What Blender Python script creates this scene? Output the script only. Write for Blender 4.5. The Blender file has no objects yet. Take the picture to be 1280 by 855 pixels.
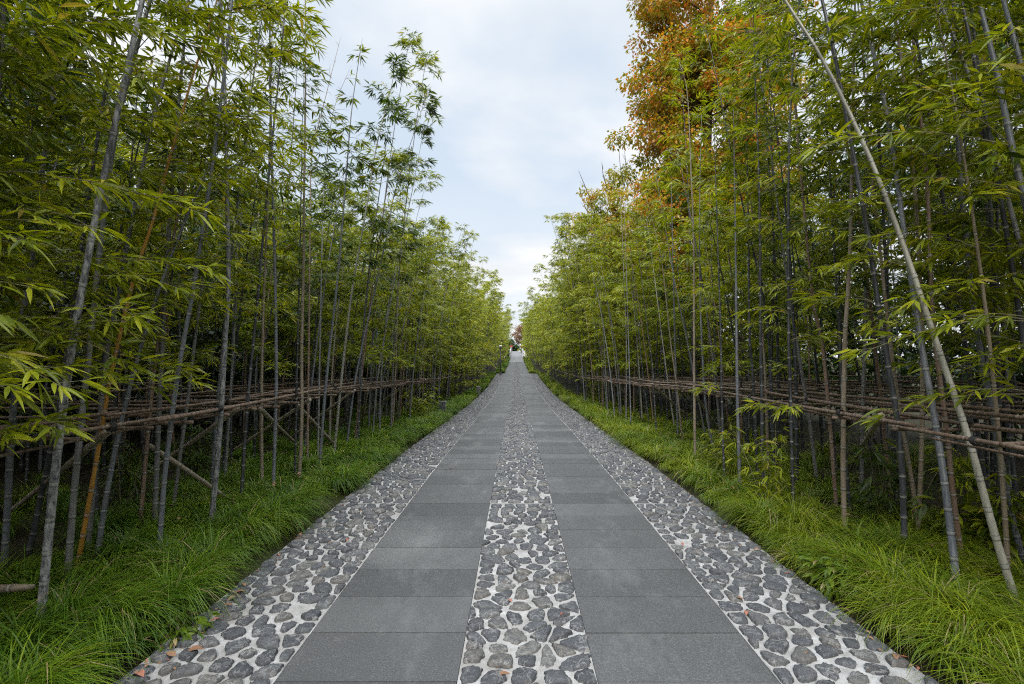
import bpy, math, random
import numpy as np

SEED = 11
rng = np.random.default_rng(SEED)
random.seed(SEED)
scene = bpy.context.scene
COL = scene.collection
R = math.radians

# ------------------------------------------------------------------ camera model (measured from the photo)
EYE, F, VX, VY = 1.54, 640.0, 645.5, 447.0
_ky = np.array([-60, 0, 2.4, 4.2, 9.0, 11.5, 17, 23, 29.5, 38, 49, 62, 80, 100, 130, 4000.])
_kg = np.array([0, 0, 0, .0, -.06, -.13, -.27, -.38, -.42, -.30, 0.0, .33, .85, 1.55, 1.6, 1.6])
_ty = np.arange(-60, 200, .25)
_tg = np.interp(_ty, _ky, _kg)
_kern = np.ones(17) / 17
_tg = np.convolve(np.pad(_tg, 8, mode='edge'), _kern, mode='valid')
def g(y):
    return np.interp(y, _ty, _tg)
def at(px, py, Y):
    return np.array([(px - VX) * Y / F, Y, EYE - (py - VY) * Y / F])
def base_depth(py):
    Y = 4.0
    for _ in range(30):
        Y = (EYE - float(g(Y))) * F / (py - VY)
    return Y

# ------------------------------------------------------------------ mesh helpers
class MB:
    """collects vertices, faces (tris and quads) and one float attribute, links them as ONE mesh object"""
    def __init__(self):
        self.v = []; self.f = {3: [], 4: []}; self.m = {3: [], 4: []}; self.a = []; self.n = 0
    def add(self, V, tris=None, quads=None, mi=0, attr=None):
        V = np.asarray(V, np.float32).reshape(-1, 3)
        self.v.append(V)
        self.a.append(np.zeros(len(V), np.float32) if attr is None else np.broadcast_to(np.asarray(attr, np.float32), (len(V),)))
        for k, fc in ((3, tris), (4, quads)):
            if fc is not None and len(fc):
                fc = np.asarray(fc, np.int64).reshape(-1, k) + self.n
                self.f[k].append(fc); self.m[k].append(np.full(len(fc), mi, np.int32))
        self.n += len(V)
    def arrays(self):
        V = np.concatenate(self.v) if self.v else np.zeros((0, 3), np.float32)
        A = np.concatenate(self.a) if self.a else np.zeros(0, np.float32)
        T = np.concatenate(self.f[3]) if self.f[3] else np.zeros((0, 3), np.int64)
        Q = np.concatenate(self.f[4]) if self.f[4] else np.zeros((0, 4), np.int64)
        mt = np.concatenate(self.m[3]) if self.m[3] else np.zeros(0, np.int32)
        mq = np.concatenate(self.m[4]) if self.m[4] else np.zeros(0, np.int32)
        return V, A, T, Q, mt, mq
    def mesh(self, name, mats, smooth=False):
        V, A, T, Q, mt, mq = self.arrays()
        me = bpy.data.meshes.new(name)
        me.vertices.add(len(V)); me.vertices.foreach_set('co', V.ravel())
        nl = T.size + Q.size
        me.loops.add(nl)
        me.loops.foreach_set('vertex_index', np.concatenate([T.ravel(), Q.ravel()]).astype(np.int32))
        npoly = len(T) + len(Q)
        me.polygons.add(npoly)
        st = np.concatenate([np.arange(len(T)) * 3, len(T) * 3 + np.arange(len(Q)) * 4]).astype(np.int32)
        me.polygons.foreach_set('loop_start', st)
        me.polygons.foreach_set('material_index', np.concatenate([mt, mq]).astype(np.int32))
        me.polygons.foreach_set('use_smooth', np.full(npoly, smooth, bool))
        at_ = me.attributes.new('tint', 'FLOAT', 'POINT'); at_.data.foreach_set('value', A.astype(np.float32))
        for m in mats: me.materials.append(m)
        me.update(calc_edges=True)
        return me
    def build(self, name, mats, parent=None, smooth=False):
        if not isinstance(mats, (list, tuple)): mats = [mats]
        return link(name, self.mesh(name, mats, smooth), parent)

def link(name, data, parent=None):
    o = bpy.data.objects.new(name, data); COL.objects.link(o)
    if parent is not None: o.parent = parent
    return o
def empty(name, loc=(0, 0, 0), rz=0):
    o = bpy.data.objects.new(name, None); COL.objects.link(o)
    o.empty_display_size = .2
    o.location = tuple(float(c) for c in loc); o.rotation_euler = (0, 0, rz)
    return o
def tag(o, label=None, cat=None, group=None, kind=None):
    if label: o['label'] = label
    if cat: o['category'] = cat
    if group: o['group'] = group
    if kind: o['kind'] = kind
    return o

def norm(a):
    return a / np.maximum(np.linalg.norm(a, axis=-1, keepdims=True), 1e-9)
def frames(P):
    T = np.gradient(P, axis=0); T = norm(T)
    ref = np.array([0.31, 0.95, 0.05]) if abs(T[:, 2]).mean() > .6 else np.array([0., 0., 1.])
    S = norm(np.cross(T, ref)); U = np.cross(S, T)
    return T, S, U
def tube(mb, P, rad, sides=6, mi=0, attr=None, cap=True):
    P = np.asarray(P, float); n = len(P)
    rad = np.broadcast_to(np.asarray(rad, float), (n,))
    T, S, U = frames(P)
    a = np.arange(sides) * 2 * math.pi / sides
    ring = np.cos(a)[None, :, None] * S[:, None, :] + np.sin(a)[None, :, None] * U[:, None, :]
    V = (P[:, None, :] + ring * rad[:, None, None]).reshape(-1, 3)
    i = np.arange(n - 1)[:, None] * sides; j = np.arange(sides)[None, :]; j2 = (j + 1) % sides
    q = np.stack([i + j, i + j2, i + sides + j2, i + sides + j], -1).reshape(-1, 4)
    at_ = None if attr is None else np.repeat(np.broadcast_to(np.asarray(attr, float), (n,)), sides)
    tris = None
    if cap:
        V = np.concatenate([V, P[:1], P[-1:]]); c0, c1 = n * sides, n * sides + 1
        jj = np.arange(sides); jj2 = (jj + 1) % sides
        tris = np.concatenate([np.stack([jj2, jj, np.full(sides, c0)], -1),
                               np.stack([(n - 1) * sides + jj, (n - 1) * sides + jj2, np.full(sides, c1)], -1)])
        if at_ is not None: at_ = np.concatenate([at_, [0, 0]])
    mb.add(V, tris, q, mi, at_)
def box(mb, c, s, mi=0, rz=0, attr=None):
    c = np.asarray(c, float); x, y, z = np.asarray(s, float) / 2
    V = np.array([[-x, -y, -z], [x, -y, -z], [x, y, -z], [-x, y, -z], [-x, -y, z], [x, -y, z], [x, y, z], [-x, y, z]])
    ca, sa = math.cos(rz), math.sin(rz)
    V = V @ np.array([[ca, sa, 0], [-sa, ca, 0], [0, 0, 1]]) + c
    mb.add(V, None, [[0, 3, 2, 1], [4, 5, 6, 7], [0, 1, 5, 4], [1, 2, 6, 5], [2, 3, 7, 6], [3, 0, 4, 7]], mi, attr)
def leaves(mb, P, D, L, W, mi=0, detail=0, droop=.15, attr=None, roll=.5, rg=None):
    """lanceolate leaf blades: P base points, D directions"""
    rg = rg or rng
    P = np.asarray(P, float); D = norm(np.asarray(D, float)); n = len(P)
    if n == 0: return
    L = np.broadcast_to(L, (n,))[:, None]; W = np.broadcast_to(W, (n,))[:, None]
    up = np.array([0, 0, 1.]) + rg.normal(0, roll, (n, 3))
    S = norm(np.cross(D, up)); N = np.cross(S, D)
    dr = np.array([0, 0, -1.]) * droop * L
    if detail == 0:
        mid = P + D * L * .38 + dr * .15
        V = np.stack([P, mid - S * W * .5, mid + S * W * .5, P + D * L + dr], 1).reshape(-1, 3)
        b = np.arange(n)[:, None] * 4
        t = np.concatenate([b + [[0, 2, 1]], b + [[1, 2, 3]]])
        q = None; k = 4
    else:
        f = .12 * W
        m1 = P + D * L * .28 + dr * .06; m2 = P + D * L * .64 + dr * .38
        V = np.stack([P, m1 - S * W * .47 + N * f, m1, m1 + S * W * .47 + N * f,
                      m2 - S * W * .40 + N * f, m2, m2 + S * W * .40 + N * f, P + D * L + dr], 1).reshape(-1, 3)
        b = np.arange(n)[:, None] * 8
        t = np.concatenate([b + [[0, 2, 1]], b + [[0, 3, 2]], b + [[4, 5, 7]], b + [[5, 6, 7]]])
        q = np.concatenate([b + [[1, 2, 5, 4]], b + [[2, 3, 6, 5]]]); k = 8
    a = None if attr is None else np.repeat(np.broadcast_to(attr, (n,)), k)
    mb.add(V, t, q, mi, a)

# ------------------------------------------------------------------ materials
class NT:
    def __init__(self, name):
        self.mat = bpy.data.materials.new(name); self.mat.use_nodes = True
        self.t = self.mat.node_tree; self.t.nodes.clear()
        self.out = self.n('ShaderNodeOutputMaterial')
    def n(self, typ, **kw):
        nd = self.t.nodes.new(typ)
        for k, v in kw.items():
            if k.startswith('i_'): nd.inputs[k[2:]].default_value = v
            else: setattr(nd, k, v)
        return nd
    def l(self, a, b): self.t.links.new(a, b)
    def coords(self, scale=(1, 1, 1), kind='Object'):
        tc = self.n('ShaderNodeTexCoord'); mp = self.n('ShaderNodeMapping')
        mp.inputs['Scale'].default_value = scale
        self.l(tc.outputs[kind], mp.inputs['Vector']); return mp.outputs[0]
    def noise(self, vec, scale, detail=4, rough=.55):
        nd = self.n('ShaderNodeTexNoise'); nd.inputs['Scale'].default_value = scale
        nd.inputs['Detail'].default_value = detail; nd.inputs['Roughness'].default_value = rough
        if vec is not None: self.l(vec, nd.inputs['Vector'])
        return nd.outputs[0]
    def ramp(self, fac, stops, interp='LINEAR'):
        nd = self.n('ShaderNodeValToRGB'); cr = nd.color_ramp; cr.interpolation = interp
        while len(cr.elements) < len(stops): cr.elements.new(.5)
        for e, (p, c) in zip(cr.elements, stops):
            e.position = p; e.color = (*c, 1) if len(c) == 3 else c
        self.l(fac, nd.inputs[0]); return nd.outputs[0]
    def mix(self, fac, a, b, mode='MIX'):
        nd = self.n('ShaderNodeMix', data_type='RGBA', blend_type=mode)
        for s, v in ((nd.inputs[0], fac), (nd.inputs[6], a), (nd.inputs[7], b)):
            if hasattr(v, 'node'): self.l(v, s)
            elif isinstance(v, (int, float)): s.default_value = v
            else: s.default_value = (*v, 1)
        return nd.outputs[2]
    def math(self, op, a, b=0.0):
        nd = self.n('ShaderNodeMath', operation=op)
        for s, v in ((nd.inputs[0], a), (nd.inputs[1], b)):
            if hasattr(v, 'node'): self.l(v, s)
            else: s.default_value = v
        return nd.outputs[0]
    def attr(self, name='tint'):
        nd = self.n('ShaderNodeAttribute', attribute_name=name); return nd.outputs['Fac']
    def island(self):
        return self.n('ShaderNodeNewGeometry').outputs['Random Per Island']
    def objrand(self):
        return self.n('ShaderNodeObjectInfo').outputs['Random']
    def pbr(self, color, rough=.6, spec=.4, bump=None, bstr=.3, bdist=.01):
        p = self.n('ShaderNodeBsdfPrincipled')
        if hasattr(color, 'node'): self.l(color, p.inputs['Base Color'])
        else: p.inputs['Base Color'].default_value = (*color, 1)
        if hasattr(rough, 'node'): self.l(rough, p.inputs['Roughness'])
        else: p.inputs['Roughness'].default_value = rough
        p.inputs['Specular IOR Level'].default_value = spec
        if bump is not None:
            b = self.n('ShaderNodeBump'); b.inputs['Strength'].default_value = bstr
            b.inputs['Distance'].default_value = bdist
            self.l(bump, b.inputs['Height']); self.l(b.outputs[0], p.inputs['Normal'])
        return p
    def done(self, sh):
        self.l(sh.outputs[0], self.out.inputs[0]); return self.mat

def leaf_mat(name, stops, trans=.42, rough=.4, spec=.33, by='island', objvar=.25, tint=(1.25, 1.2, .55), straw=0):
    t = NT(name)
    f = t.island() if by == 'island' else t.attr()
    if by == 'both':
        f = t.math('ADD', t.math('MULTIPLY', t.island(), .5), t.math('MULTIPLY', t.attr(), .5))
    c = t.ramp(f, stops)
    if straw: c = t.mix(t.ramp(t.island(), [(1 - straw, (0, 0, 0)), (1 - straw * .9, (1, 1, 1))]), c, (.30, .235, .12))
    if objvar:
        dark = t.mix(1.0, c, (1 - objvar, 1 - objvar * .75, 1 - objvar), 'MULTIPLY')
        c = t.mix(t.objrand(), dark, c)
    p = t.pbr(c, rough, spec)
    tr = t.n('ShaderNodeBsdfTranslucent'); t.l(t.mix(1.0, c, tint, 'MULTIPLY'), tr.inputs[0])
    m = t.n('ShaderNodeMixShader'); m.inputs[0].default_value = trans
    t.l(p.outputs[0], m.inputs[1]); t.l(tr.outputs[0], m.inputs[2])
    return t.done(m)

def culm_mat(name, col, col2, rough=.45, bloom=.75, sc=(22, 22, 2.2)):
    t = NT(name)
    vec = t.coords(sc); n1 = t.noise(vec, 1.6, 5, .6)
    vec2 = t.coords((3, 3, .9)); n2 = t.noise(vec2, 1.3, 3)
    f = t.ramp(n1, [(.38, (0, 0, 0)), (.62, (1, 1, 1))])
    c = t.mix(f, col, col2)
    c = t.mix(t.ramp(n2, [(.35, (0, 0, 0)), (.7, (.55, .55, .55))]), c, tuple(x * .55 for x in col))
    c = t.mix(t.math('MULTIPLY', t.objrand(), .35), c, tuple(x * .5 for x in col))
    a = t.attr()
    c = t.mix(t.ramp(a, [(.5, (0, 0, 0)), (1.0, (bloom, bloom, bloom))]), c, (.36, .36, .34))     # waxy bloom below each node
    c = t.mix(t.ramp(a, [(0.05, (0, 0, 0)), (.25, (.8, .8, .8)), (.5, (0, 0, 0))]), c, (.03, .027, .024))  # dark scar at each node
    return t.done(t.pbr(c, rough, .4, n1, .25, .004))

M = {}
M['blue'] = culm_mat('culm_blue_grey', (.10, .108, .122), (.185, .195, .21))
M['dark'] = culm_mat('culm_black_and_shade', (.022, .023, .026), (.075, .078, .086))  # black culms; also carries painted shade for culms deep in the groves
M['grey'] = culm_mat('culm_grey', (.115, .115, .112), (.205, .203, .196))
M['tan'] = culm_mat('culm_tan', (.20, .155, .105), (.29, .24, .18))
M['pale'] = culm_mat('culm_pale', (.22, .21, .165), (.33, .32, .27))
M['brown'] = culm_mat('culm_brown', (.17, .105, .07), (.25, .18, .135))
M['gold'] = culm_mat('culm_gold', (.32, .15, .018), (.40, .21, .035))
M['flaky'] = culm_mat('culm_flaky', (.055, .055, .062), (.34, .34, .335), .6, .75, (30, 30, 10))
M['brace'] = culm_mat('brace_pole', (.24, .20, .15), (.34, .295, .23), .65, .2)
M['pole'] = culm_mat('dry_pole', (.095, .062, .042), (.225, .158, .112), .7, .1)
M['twig'] = culm_mat('twig', (.13, .12, .06), (.22, .19, .10), .7)
GREEN = [(0, (.040, .066, .007)), (.35, (.098, .139, .008)), (.65, (.185, .224, .010)), (.92, (.275, .295, .011)), (.975, (.30, .24, .03)), (1, (.32, .2, .06))]
M['leaf'] = leaf_mat('bamboo_leaf', GREEN)
YEL = [(0, (.072, .098, .007)), (.4, (.182, .216, .009)), (.75, (.292, .314, .011)), (.96, (.375, .36, .015)), (1, (.36, .25, .05))]
M['leafy'] = leaf_mat('bamboo_leaf_yellow', YEL)
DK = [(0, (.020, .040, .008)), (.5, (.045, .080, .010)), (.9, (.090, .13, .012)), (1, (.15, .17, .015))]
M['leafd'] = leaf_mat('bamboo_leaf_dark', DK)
M['grassl'] = leaf_mat('sedge_blade_green', [(0, (.022, .060, .005)), (.4, (.060, .125, .007)), (.75, (.13, .20, .009)), (.95, (.20, .255, .012)), (1, (.30, .25, .07))], .35, .45, .3, by='both', objvar=0, straw=.035)
M['grassr'] = leaf_mat('sedge_blade_lime', [(0, (.040, .080, .005)), (.4, (.095, .15, .007)), (.75, (.18, .225, .009)), (.95, (.27, .29, .012)), (1, (.38, .28, .08))], .35, .45, .3, by='both', objvar=0, straw=.05)
M['autumn'] = leaf_mat('autumn_leaf', [(0, (.09, .12, .010)), (.28, (.17, .185, .012)), (.44, (.25, .23, .014)), (.56, (.37, .245, .016)), (.70, (.50, .21, .02)), (.86, (.50, .125, .03)), (1, (.42, .075, .04))], .45, by='both', objvar=0)
M['autumn_yellow'] = leaf_mat('autumn_leaf_yellow', [(0, (.10, .13, .012)), (.35, (.22, .21, .015)), (.65, (.36, .27, .02)), (.9, (.42, .19, .03)), (1, (.36, .11, .03))], .35, by='both', objvar=0)
M['ever'] = leaf_mat('evergreen_leaf', [(0, (.015, .032, .012)), (.5, (.03, .06, .016)), (1, (.06, .10, .022))], .25, by='both', objvar=0)
M['rust'] = leaf_mat('rust_leaf', [(0, (.08, .07, .03)), (.5, (.2, .12, .07)), (1, (.3, .15, .11))], .3, by='both', objvar=0)
M['lime'] = leaf_mat('lime_leaf', YEL, .35, by='both', objvar=0)
def m_bark():
    t = NT('bark'); v = t.coords((6, 6, 1.5)); n = t.noise(v, 3, 6, .65)
    return t.done(t.pbr(t.ramp(n, [(.3, (.035, .026, .02)), (.7, (.12, .09, .065))]), .85, .2, n, .8, .03))
M['bark'] = m_bark()
def m_soil():
    t = NT('soil'); v = t.coords(); n = t.noise(v, 9, 8, .7); n2 = t.noise(v, .6, 3)
    c = t.ramp(n, [(.3, (.012, .009, .007)), (.6, (.030, .023, .015)), (.8, (.06, .045, .027))])
    c = t.mix(t.ramp(n2, [(.4, (0, 0, 0)), (.7, (.6, .6, .6))]), c, (.03, .045, .012))
    return t.done(t.pbr(c, .95, .1, n, .8, .04))
M['soil'] = m_soil()
def m_stone():
    t = NT('cobble_stone'); v = t.coords(); isl = t.island()
    n = t.noise(v, 26, 8, .68); n2 = t.noise(v, 120, 4, .6); n3 = t.noise(v, 9, 3)
    c = t.ramp(isl, [(0, (.030, .032, .037)), (.45, (.050, .053, .059)), (.7, (.068, .070, .074)), (.88, (.082, .075, .066)), (1, (.112, .11, .104))])
    c = t.mix(t.ramp(n, [(.36, (.85, .85, .85)), (.55, (0, 0, 0))]), c, (.04, .042, .047))
    vo = t.n('ShaderNodeTexVoronoi', feature='DISTANCE_TO_EDGE'); vo.inputs['Scale'].default_value = 15
    wv = t.n('ShaderNodeMix', data_type='VECTOR'); wv.inputs[0].default_value = .12; t.l(v, wv.inputs[4]); nn = t.n('ShaderNodeTexNoise'); nn.inputs['Scale'].default_value = 22; nn.inputs['Detail'].default_value = 5; t.l(v, nn.inputs['Vector']); t.l(nn.outputs['Color'], wv.inputs[5]); t.l(wv.outputs[1], vo.inputs['Vector'])
    crk = t.math('MULTIPLY', t.ramp(vo.outputs['Distance'], [(.0, (1, 1, 1)), (.07, (0, 0, 0))]), t.ramp(n3, [(.42, (0, 0, 0)), (.6, (.75, .75, .75))]))
    c = t.mix(crk, c, (.24, .24, .235))
    c = t.mix(t.ramp(n, [(.56, (0, 0, 0)), (.72, (.6, .6, .6))]), c, (.20, .20, .197))
    c = t.mix(t.ramp(n2, [(.55, (0, 0, 0)), (.75, (.5, .5, .5))]), c, (.19, .19, .185))
    c = t.mix(t.ramp(n3, [(.58, (0, 0, 0)), (.75, (.35, .35, .35))]), c, (.15, .115, .085))
    return t.done(t.pbr(c, .62, .4, t.math('ADD', n, t.math('MULTIPLY', n2, .3)), .9, .014))
M['stone'] = m_stone()
def m_mortar():
    t = NT('mortar'); v = t.coords(); n = t.noise(v, 14, 7, .65); n2 = t.noise(v, 160, 3); n3 = t.noise(v, 2.6, 6, .7)
    c = t.ramp(n, [(.25, (.165, .16, .153)), (.5, (.285, .281, .275)), (.75, (.385, .384, .38))])
    c = t.mix(t.ramp(n3, [(.4, (0, 0, 0)), (.68, (.7, .7, .7))]), c, (.16, .15, .135))
    c = t.mix(t.ramp(n2, [(.3, (.4, .4, .4)), (.5, (0, 0, 0))]), c, (.2, .195, .19))
    return t.done(t.pbr(c, .9, .2, n, .6, .01))
M['mortar'] = m_mortar()
def m_slab():
    t = NT('granite_slab'); v = t.coords(); isl = t.island()
    f1 = t.noise(v, 120, 3, .75); f2 = t.noise(v, 70, 4, .7); n = t.noise(v, 2.2, 5, .6); d = t.noise(v, 5.5, 9, .8)
    c = t.ramp(isl, [(0, (.034, .0345, .036)), (.5, (.052, .0525, .054)), (1, (.076, .0765, .077))])
    c = t.mix(t.ramp(f1, [(.35, (.55, .55, .55)), (.50, (0, 0, 0))]), c, (.024, .025, .026))
    c = t.mix(t.ramp(f1, [(.56, (0, 0, 0)), (.70, (.7, .7, .7))]), c, (.19, .19, .19))
    c = t.mix(t.ramp(n, [(.35, (.45, .45, .45)), (.6, (0, 0, 0))]), c, (.044, .045, .047))
    st = t.noise(t.coords((1.2, .5, 1)), 1.7, 7, .7)
    c = t.mix(t.ramp(st, [(.52, (0, 0, 0)), (.66, (.6, .6, .6))]), c, (.10, .101, .102))
    c = t.mix(t.ramp(d, [(.60, (0, 0, 0)), (.72, (.4, .4, .4))]), c, (.17, .17, .167))   # dried dust
    # a worn pale patch on one spot of the left slab row
    vs = t.n('ShaderNodeVectorMath', operation='DISTANCE'); t.l(t.coords(), vs.inputs[0]); vs.inputs[1].default_value = (-.93, 4.4, 0)
    spot = t.ramp(vs.outputs['Value'], [(0.0, (.9, .9, .9)), (.62, (0, 0, 0))])
    c = t.mix(t.math('MULTIPLY', spot, t.ramp(t.noise(v, 85, 9, .85), [(.44, (0, 0, 0)), (.66, (.7, .7, .7))])), c, (.25, .25, .247))
    sc_ = t.n('ShaderNodeTexVoronoi', feature='DISTANCE_TO_EDGE'); sc_.inputs['Scale'].default_value = .9; t.l(t.coords((1, 1.6, 1)), sc_.inputs['Vector'])
    c = t.mix(t.math('MULTIPLY', t.ramp(sc_.outputs['Distance'], [(0, (1, 1, 1)), (.004, (0, 0, 0))]), t.ramp(f2, [(.5, (0, 0, 0)), (.65, (.28, .28, .28))])), c, (.2, .2, .197))   # old scratches
    return t.done(t.pbr(c, t.ramp(n, [(.3, (.5, .5, .5)), (.7, (.72, .72, .72))]), .4, t.math('ADD', f2, f1), .35, .004))
M['slab'] = m_slab()
def simple(name, c, rough=.6, var=.25, scale=12, spec=.4):
    t = NT(name); n = t.noise(t.coords(), scale, 5, .6)
    col = t.ramp(n, [(.3, tuple(x * (1 - var) for x in c)), (.7, tuple(min(1, x * (1 + var)) for x in c))])
    return t.done(t.pbr(col, rough, spec, n, .2, .005))
M['concrete'] = simple('ramp_concrete', (.13, .13, .134), .85)
M['joint'] = simple('joint_filler', (.05, .05, .05), .9)
M['paleline'] = simple('lime_pointing', (.20, .196, .19), .9, .6, 6)
M['bollard'] = simple('bollard_metal', (.06, .063, .068), .45)
M['glass'] = simple('bollard_lens', (.14, .14, .14), .3)
M['lash'] = simple('lashing_rope', (.018, .017, .016), .85)
M['white'] = simple('white_paint', (.42, .43, .44), .5, .06)
M['red'] = simple('red_paint', (.28, .03, .028), .5, .15)
M['iron'] = simple('dark_iron', (.03, .03, .033), .5)
M['wall'] = simple('wall_render', (.40, .41, .42), .9, .2, 1.5)
M['tile'] = simple('wall_coping', (.07, .07, .075), .7)
M['lampcap'] = simple('lamp_cap', (.55, .5, .45), .5)
def m_dead(name, a, b):
    t = NT(name); c = t.mix(t.objrand(), a, b)
    n = t.noise(t.coords(), 60, 4)
    return t.done(t.pbr(t.mix(t.math('MULTIPLY', n, .5), c, tuple(x * .5 for x in a)), .7, .3))
M['dead'] = m_dead('dead_leaf', (.17, .085, .045), (.27, .17, .10))
M['deadred'] = m_dead('dead_leaf_red', (.26, .075, .045), (.32, .14, .09))

# ------------------------------------------------------------------ ground, path
GX0, GX1 = -1.90, 1.99            # outer edges of the paving
SL0, SL1, SR0, SR1 = -1.15, -.28, .385, 1.25
YJ = 5.47                          # expansion joint
PATH0, SIDE_END, MID_END = .6, 49.0, 80.0
mb = MB()
ys = np.concatenate([np.linspace(-80, 0, 9), np.arange(1, 130, 1.), np.linspace(132, 900, 12)])
xs = np.array([-900, -200, -60, -20, -8, -4, -2.3, -1.5, 0, 1.6, 2.4, 4, 8, 20, 60, 200, 900.])
Xg, Yg = np.meshgrid(xs, ys)
Zg = g(Yg) - np.where((Xg > -2.2) & (Xg < 2.3), .09, .02)
nx = len(xs)
V = np.stack([Xg, Yg, Zg], -1).reshape(-1, 3)
i = (np.arange(len(ys) - 1)[:, None] * nx + np.arange(nx - 1)[None, :]).ravel()
mb.add(V, None, np.stack([i, i + 1, i + nx + 1, i + nx], -1))
tag(mb.build('ground', M['soil'], smooth=True), kind='structure')

def strip(mb, x0, x1, y0, y1, dz, mi=0, step=.5, thick=.06):
    n = max(2, int((y1 - y0) / step) + 1); y = np.linspace(y0, y1, n); z = g(y) + dz
    V = np.concatenate([np.stack([np.full(n, x), y, zz], -1) for x, zz in ((x0, z), (x1, z), (x1, z - thick), (x0, z - thick))])
    k = np.arange(n - 1)
    Q = [np.stack([a * n + k, b * n + k, b * n + k + 1, a * n + k + 1], -1) for a, b in ((0, 1), (1, 2), (3, 0))]
    Q.append(np.array([[0, 3 * n, 2 * n, n]])); Q.append(np.array([[n - 1, 2 * n - 1, 3 * n - 1, 4 * n - 1]]))
    mb.add(V, None, np.concatenate(Q), mi)

# slabs: every slab its own island in the paving mesh (surface pattern of the path)
mb = MB()
PITCH = .4345
k = 0
y = YJ - PITCH * 11 + .004
while y < MID_END - .01:
    for (a, b) in ((SL0, SL1), (SR0, SR1)):
        if y > PATH0 - .4:
            ya, yb = y + .0035, y + PITCH - .0035
            dz = rng.normal(0, .0012)
            strip(mb, a + .004, b - .004, ya, yb, dz, 0, 5.0, .05)
    y += PITCH
tag(mb.build('path_slabs', M['slab']), kind='structure')

mb = MB()
strip(mb, SL0 - .004, SL1 + .004, PATH0 - .3, MID_END, -.012, 0)
strip(mb, SR0 - .004, SR1 + .004, PATH0 - .3, MID_END, -.012, 0)
strip(mb, GX0, GX1, YJ - .007, YJ + .005, -.004, 0)
tag(mb.build('path_joints', M['joint']), kind='structure')

STRIPS = [(GX0, SL0 - .010, SIDE_END), (SL1 - .002, SR0 + .002, MID_END), (SR1 + .010, GX1, SIDE_END)]
mb = MB()
for x0, x1, yend in STRIPS:
    strip(mb, x0, x1, PATH0 - .3, YJ - .008, -.007)
    strip(mb, x0, x1, YJ + .006, yend, -.007)
tag(mb.build('path_mortar', M['mortar'], smooth=False), kind='structure')
mb = MB()
for x0, x1 in ((SL0 - .0105, SL0 - .0015), (SR1 + .0015, SR1 + .0105)):
    strip(mb, x0, x1, PATH0 - .3, YJ - .008, -.002)
    strip(mb, x0, x1, YJ + .006, SIDE_END, -.002)
tag(mb.build('path_edging', M['paleline']), kind='structure')

def clip(poly, nx_, ny_, d):
    out = []
    n = len(poly)
    for i in range(n):
        p, q = poly[i], poly[(i + 1) % n]
        a = p[0] * nx_ + p[1] * ny_ - d; b = q[0] * nx_ + q[1] * ny_ - d
        if a <= 0: out.append(p)
        if (a < 0 < b) or (b < 0 < a):
            t = a / (a - b); out.append((p[0] + (q[0] - p[0]) * t, p[1] + (q[1] - p[1]) * t))
    return out
def cobbles(mb, x0, x1, y0, y1, dx, dy):
    nc = max(2, round((x1 - x0) / dx)); dx = (x1 - x0) / nc; nr = max(1, round((y1 - y0) / dy)); dy = (y1 - y0) / nr
    pts = {}
    for r in range(nr):
        sh = .25 if r % 2 else -.25
        for c in range(nc):
            pts[r, c] = (x0 + (c + .5 + sh * .7 + random.uniform(-.45, .45)) * dx, y0 + (r + .5 + random.uniform(-.45, .45)) * dy)
    for (r, c), p in pts.items():
        if random.random() < .012: continue
        poly = [(max(x0, p[0] - .35), max(y0, p[1] - .35)), (min(x1, p[0] + .35), max(y0, p[1] - .35)),
                (min(x1, p[0] + .35), min(y1, p[1] + .35)), (max(x0, p[0] - .35), min(y1, p[1] + .35))]
        for rr in range(r - 2, r + 3):
            for cc in range(c - 2, c + 3):
                q = pts.get((rr, cc))
                if q is None or q is p: continue
                ex, ey = q[0] - p[0], q[1] - p[1]
                poly = clip(poly, ex, ey, ex * (p[0] + q[0]) / 2 + ey * (p[1] + q[1]) / 2)
                if len(poly) < 3: break
            if len(poly) < 3: break
        if len(poly) < 3: continue
        A = np.array(poly)
        cen = A.mean(0); size = np.linalg.norm(A - cen, axis=1).mean()
        if size < .02: continue
        gap = random.uniform(.014, .031)
        A = cen + (A - cen) * max(.5, 1 - gap / size)
        for _ in range(2 if p[1] < 9 else 1):                       # round the corners
            Bq = np.roll(A, -1, 0)
            A = np.stack([A * .80 + Bq * .20, A * .20 + Bq * .80], 1).reshape(-1, 2)
        n = len(A)
        near = p[1] < 12
        if near:
            A = cen + (A - cen) * (1 + rng.normal(0, .075, (n, 1)))
        hgt = random.uniform(.006, .020)
        gz = float(g(p[1]))
        tilt = rng.normal(0, .035, 2)
        rings = []
        for sc, z in ((1.03, -.014), (.985, hgt * .35), (.88, hgt * .85), (.5, hgt * 1.12)) if near else ((1.02, -.014), (.92, hgt)):
            Bq = cen + (A - cen) * sc
            zz = gz + z + ((Bq - cen) @ tilt if z > 0 else 0) + (rng.normal(0, .0016, n) if near and z > 0 else 0)
            rings.append(np.stack([Bq[:, 0], Bq[:, 1], np.broadcast_to(zz, (n,))], -1))
        V = np.concatenate(rings + [np.array([[cen[0], cen[1], gz + hgt * 1.12]])])
        j = np.arange(n); j2 = (j + 1) % n
        Q = np.concatenate([np.stack([a * n + j, a * n + j2, (a + 1) * n + j2, (a + 1) * n + j], -1) for a in range(len(rings) - 1)])
        T = np.stack([(len(rings) - 1) * n + j, (len(rings) - 1) * n + j2, np.full(n, len(rings) * n)], -1)
        mb.add(V, T, Q)
mb = MB()
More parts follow.
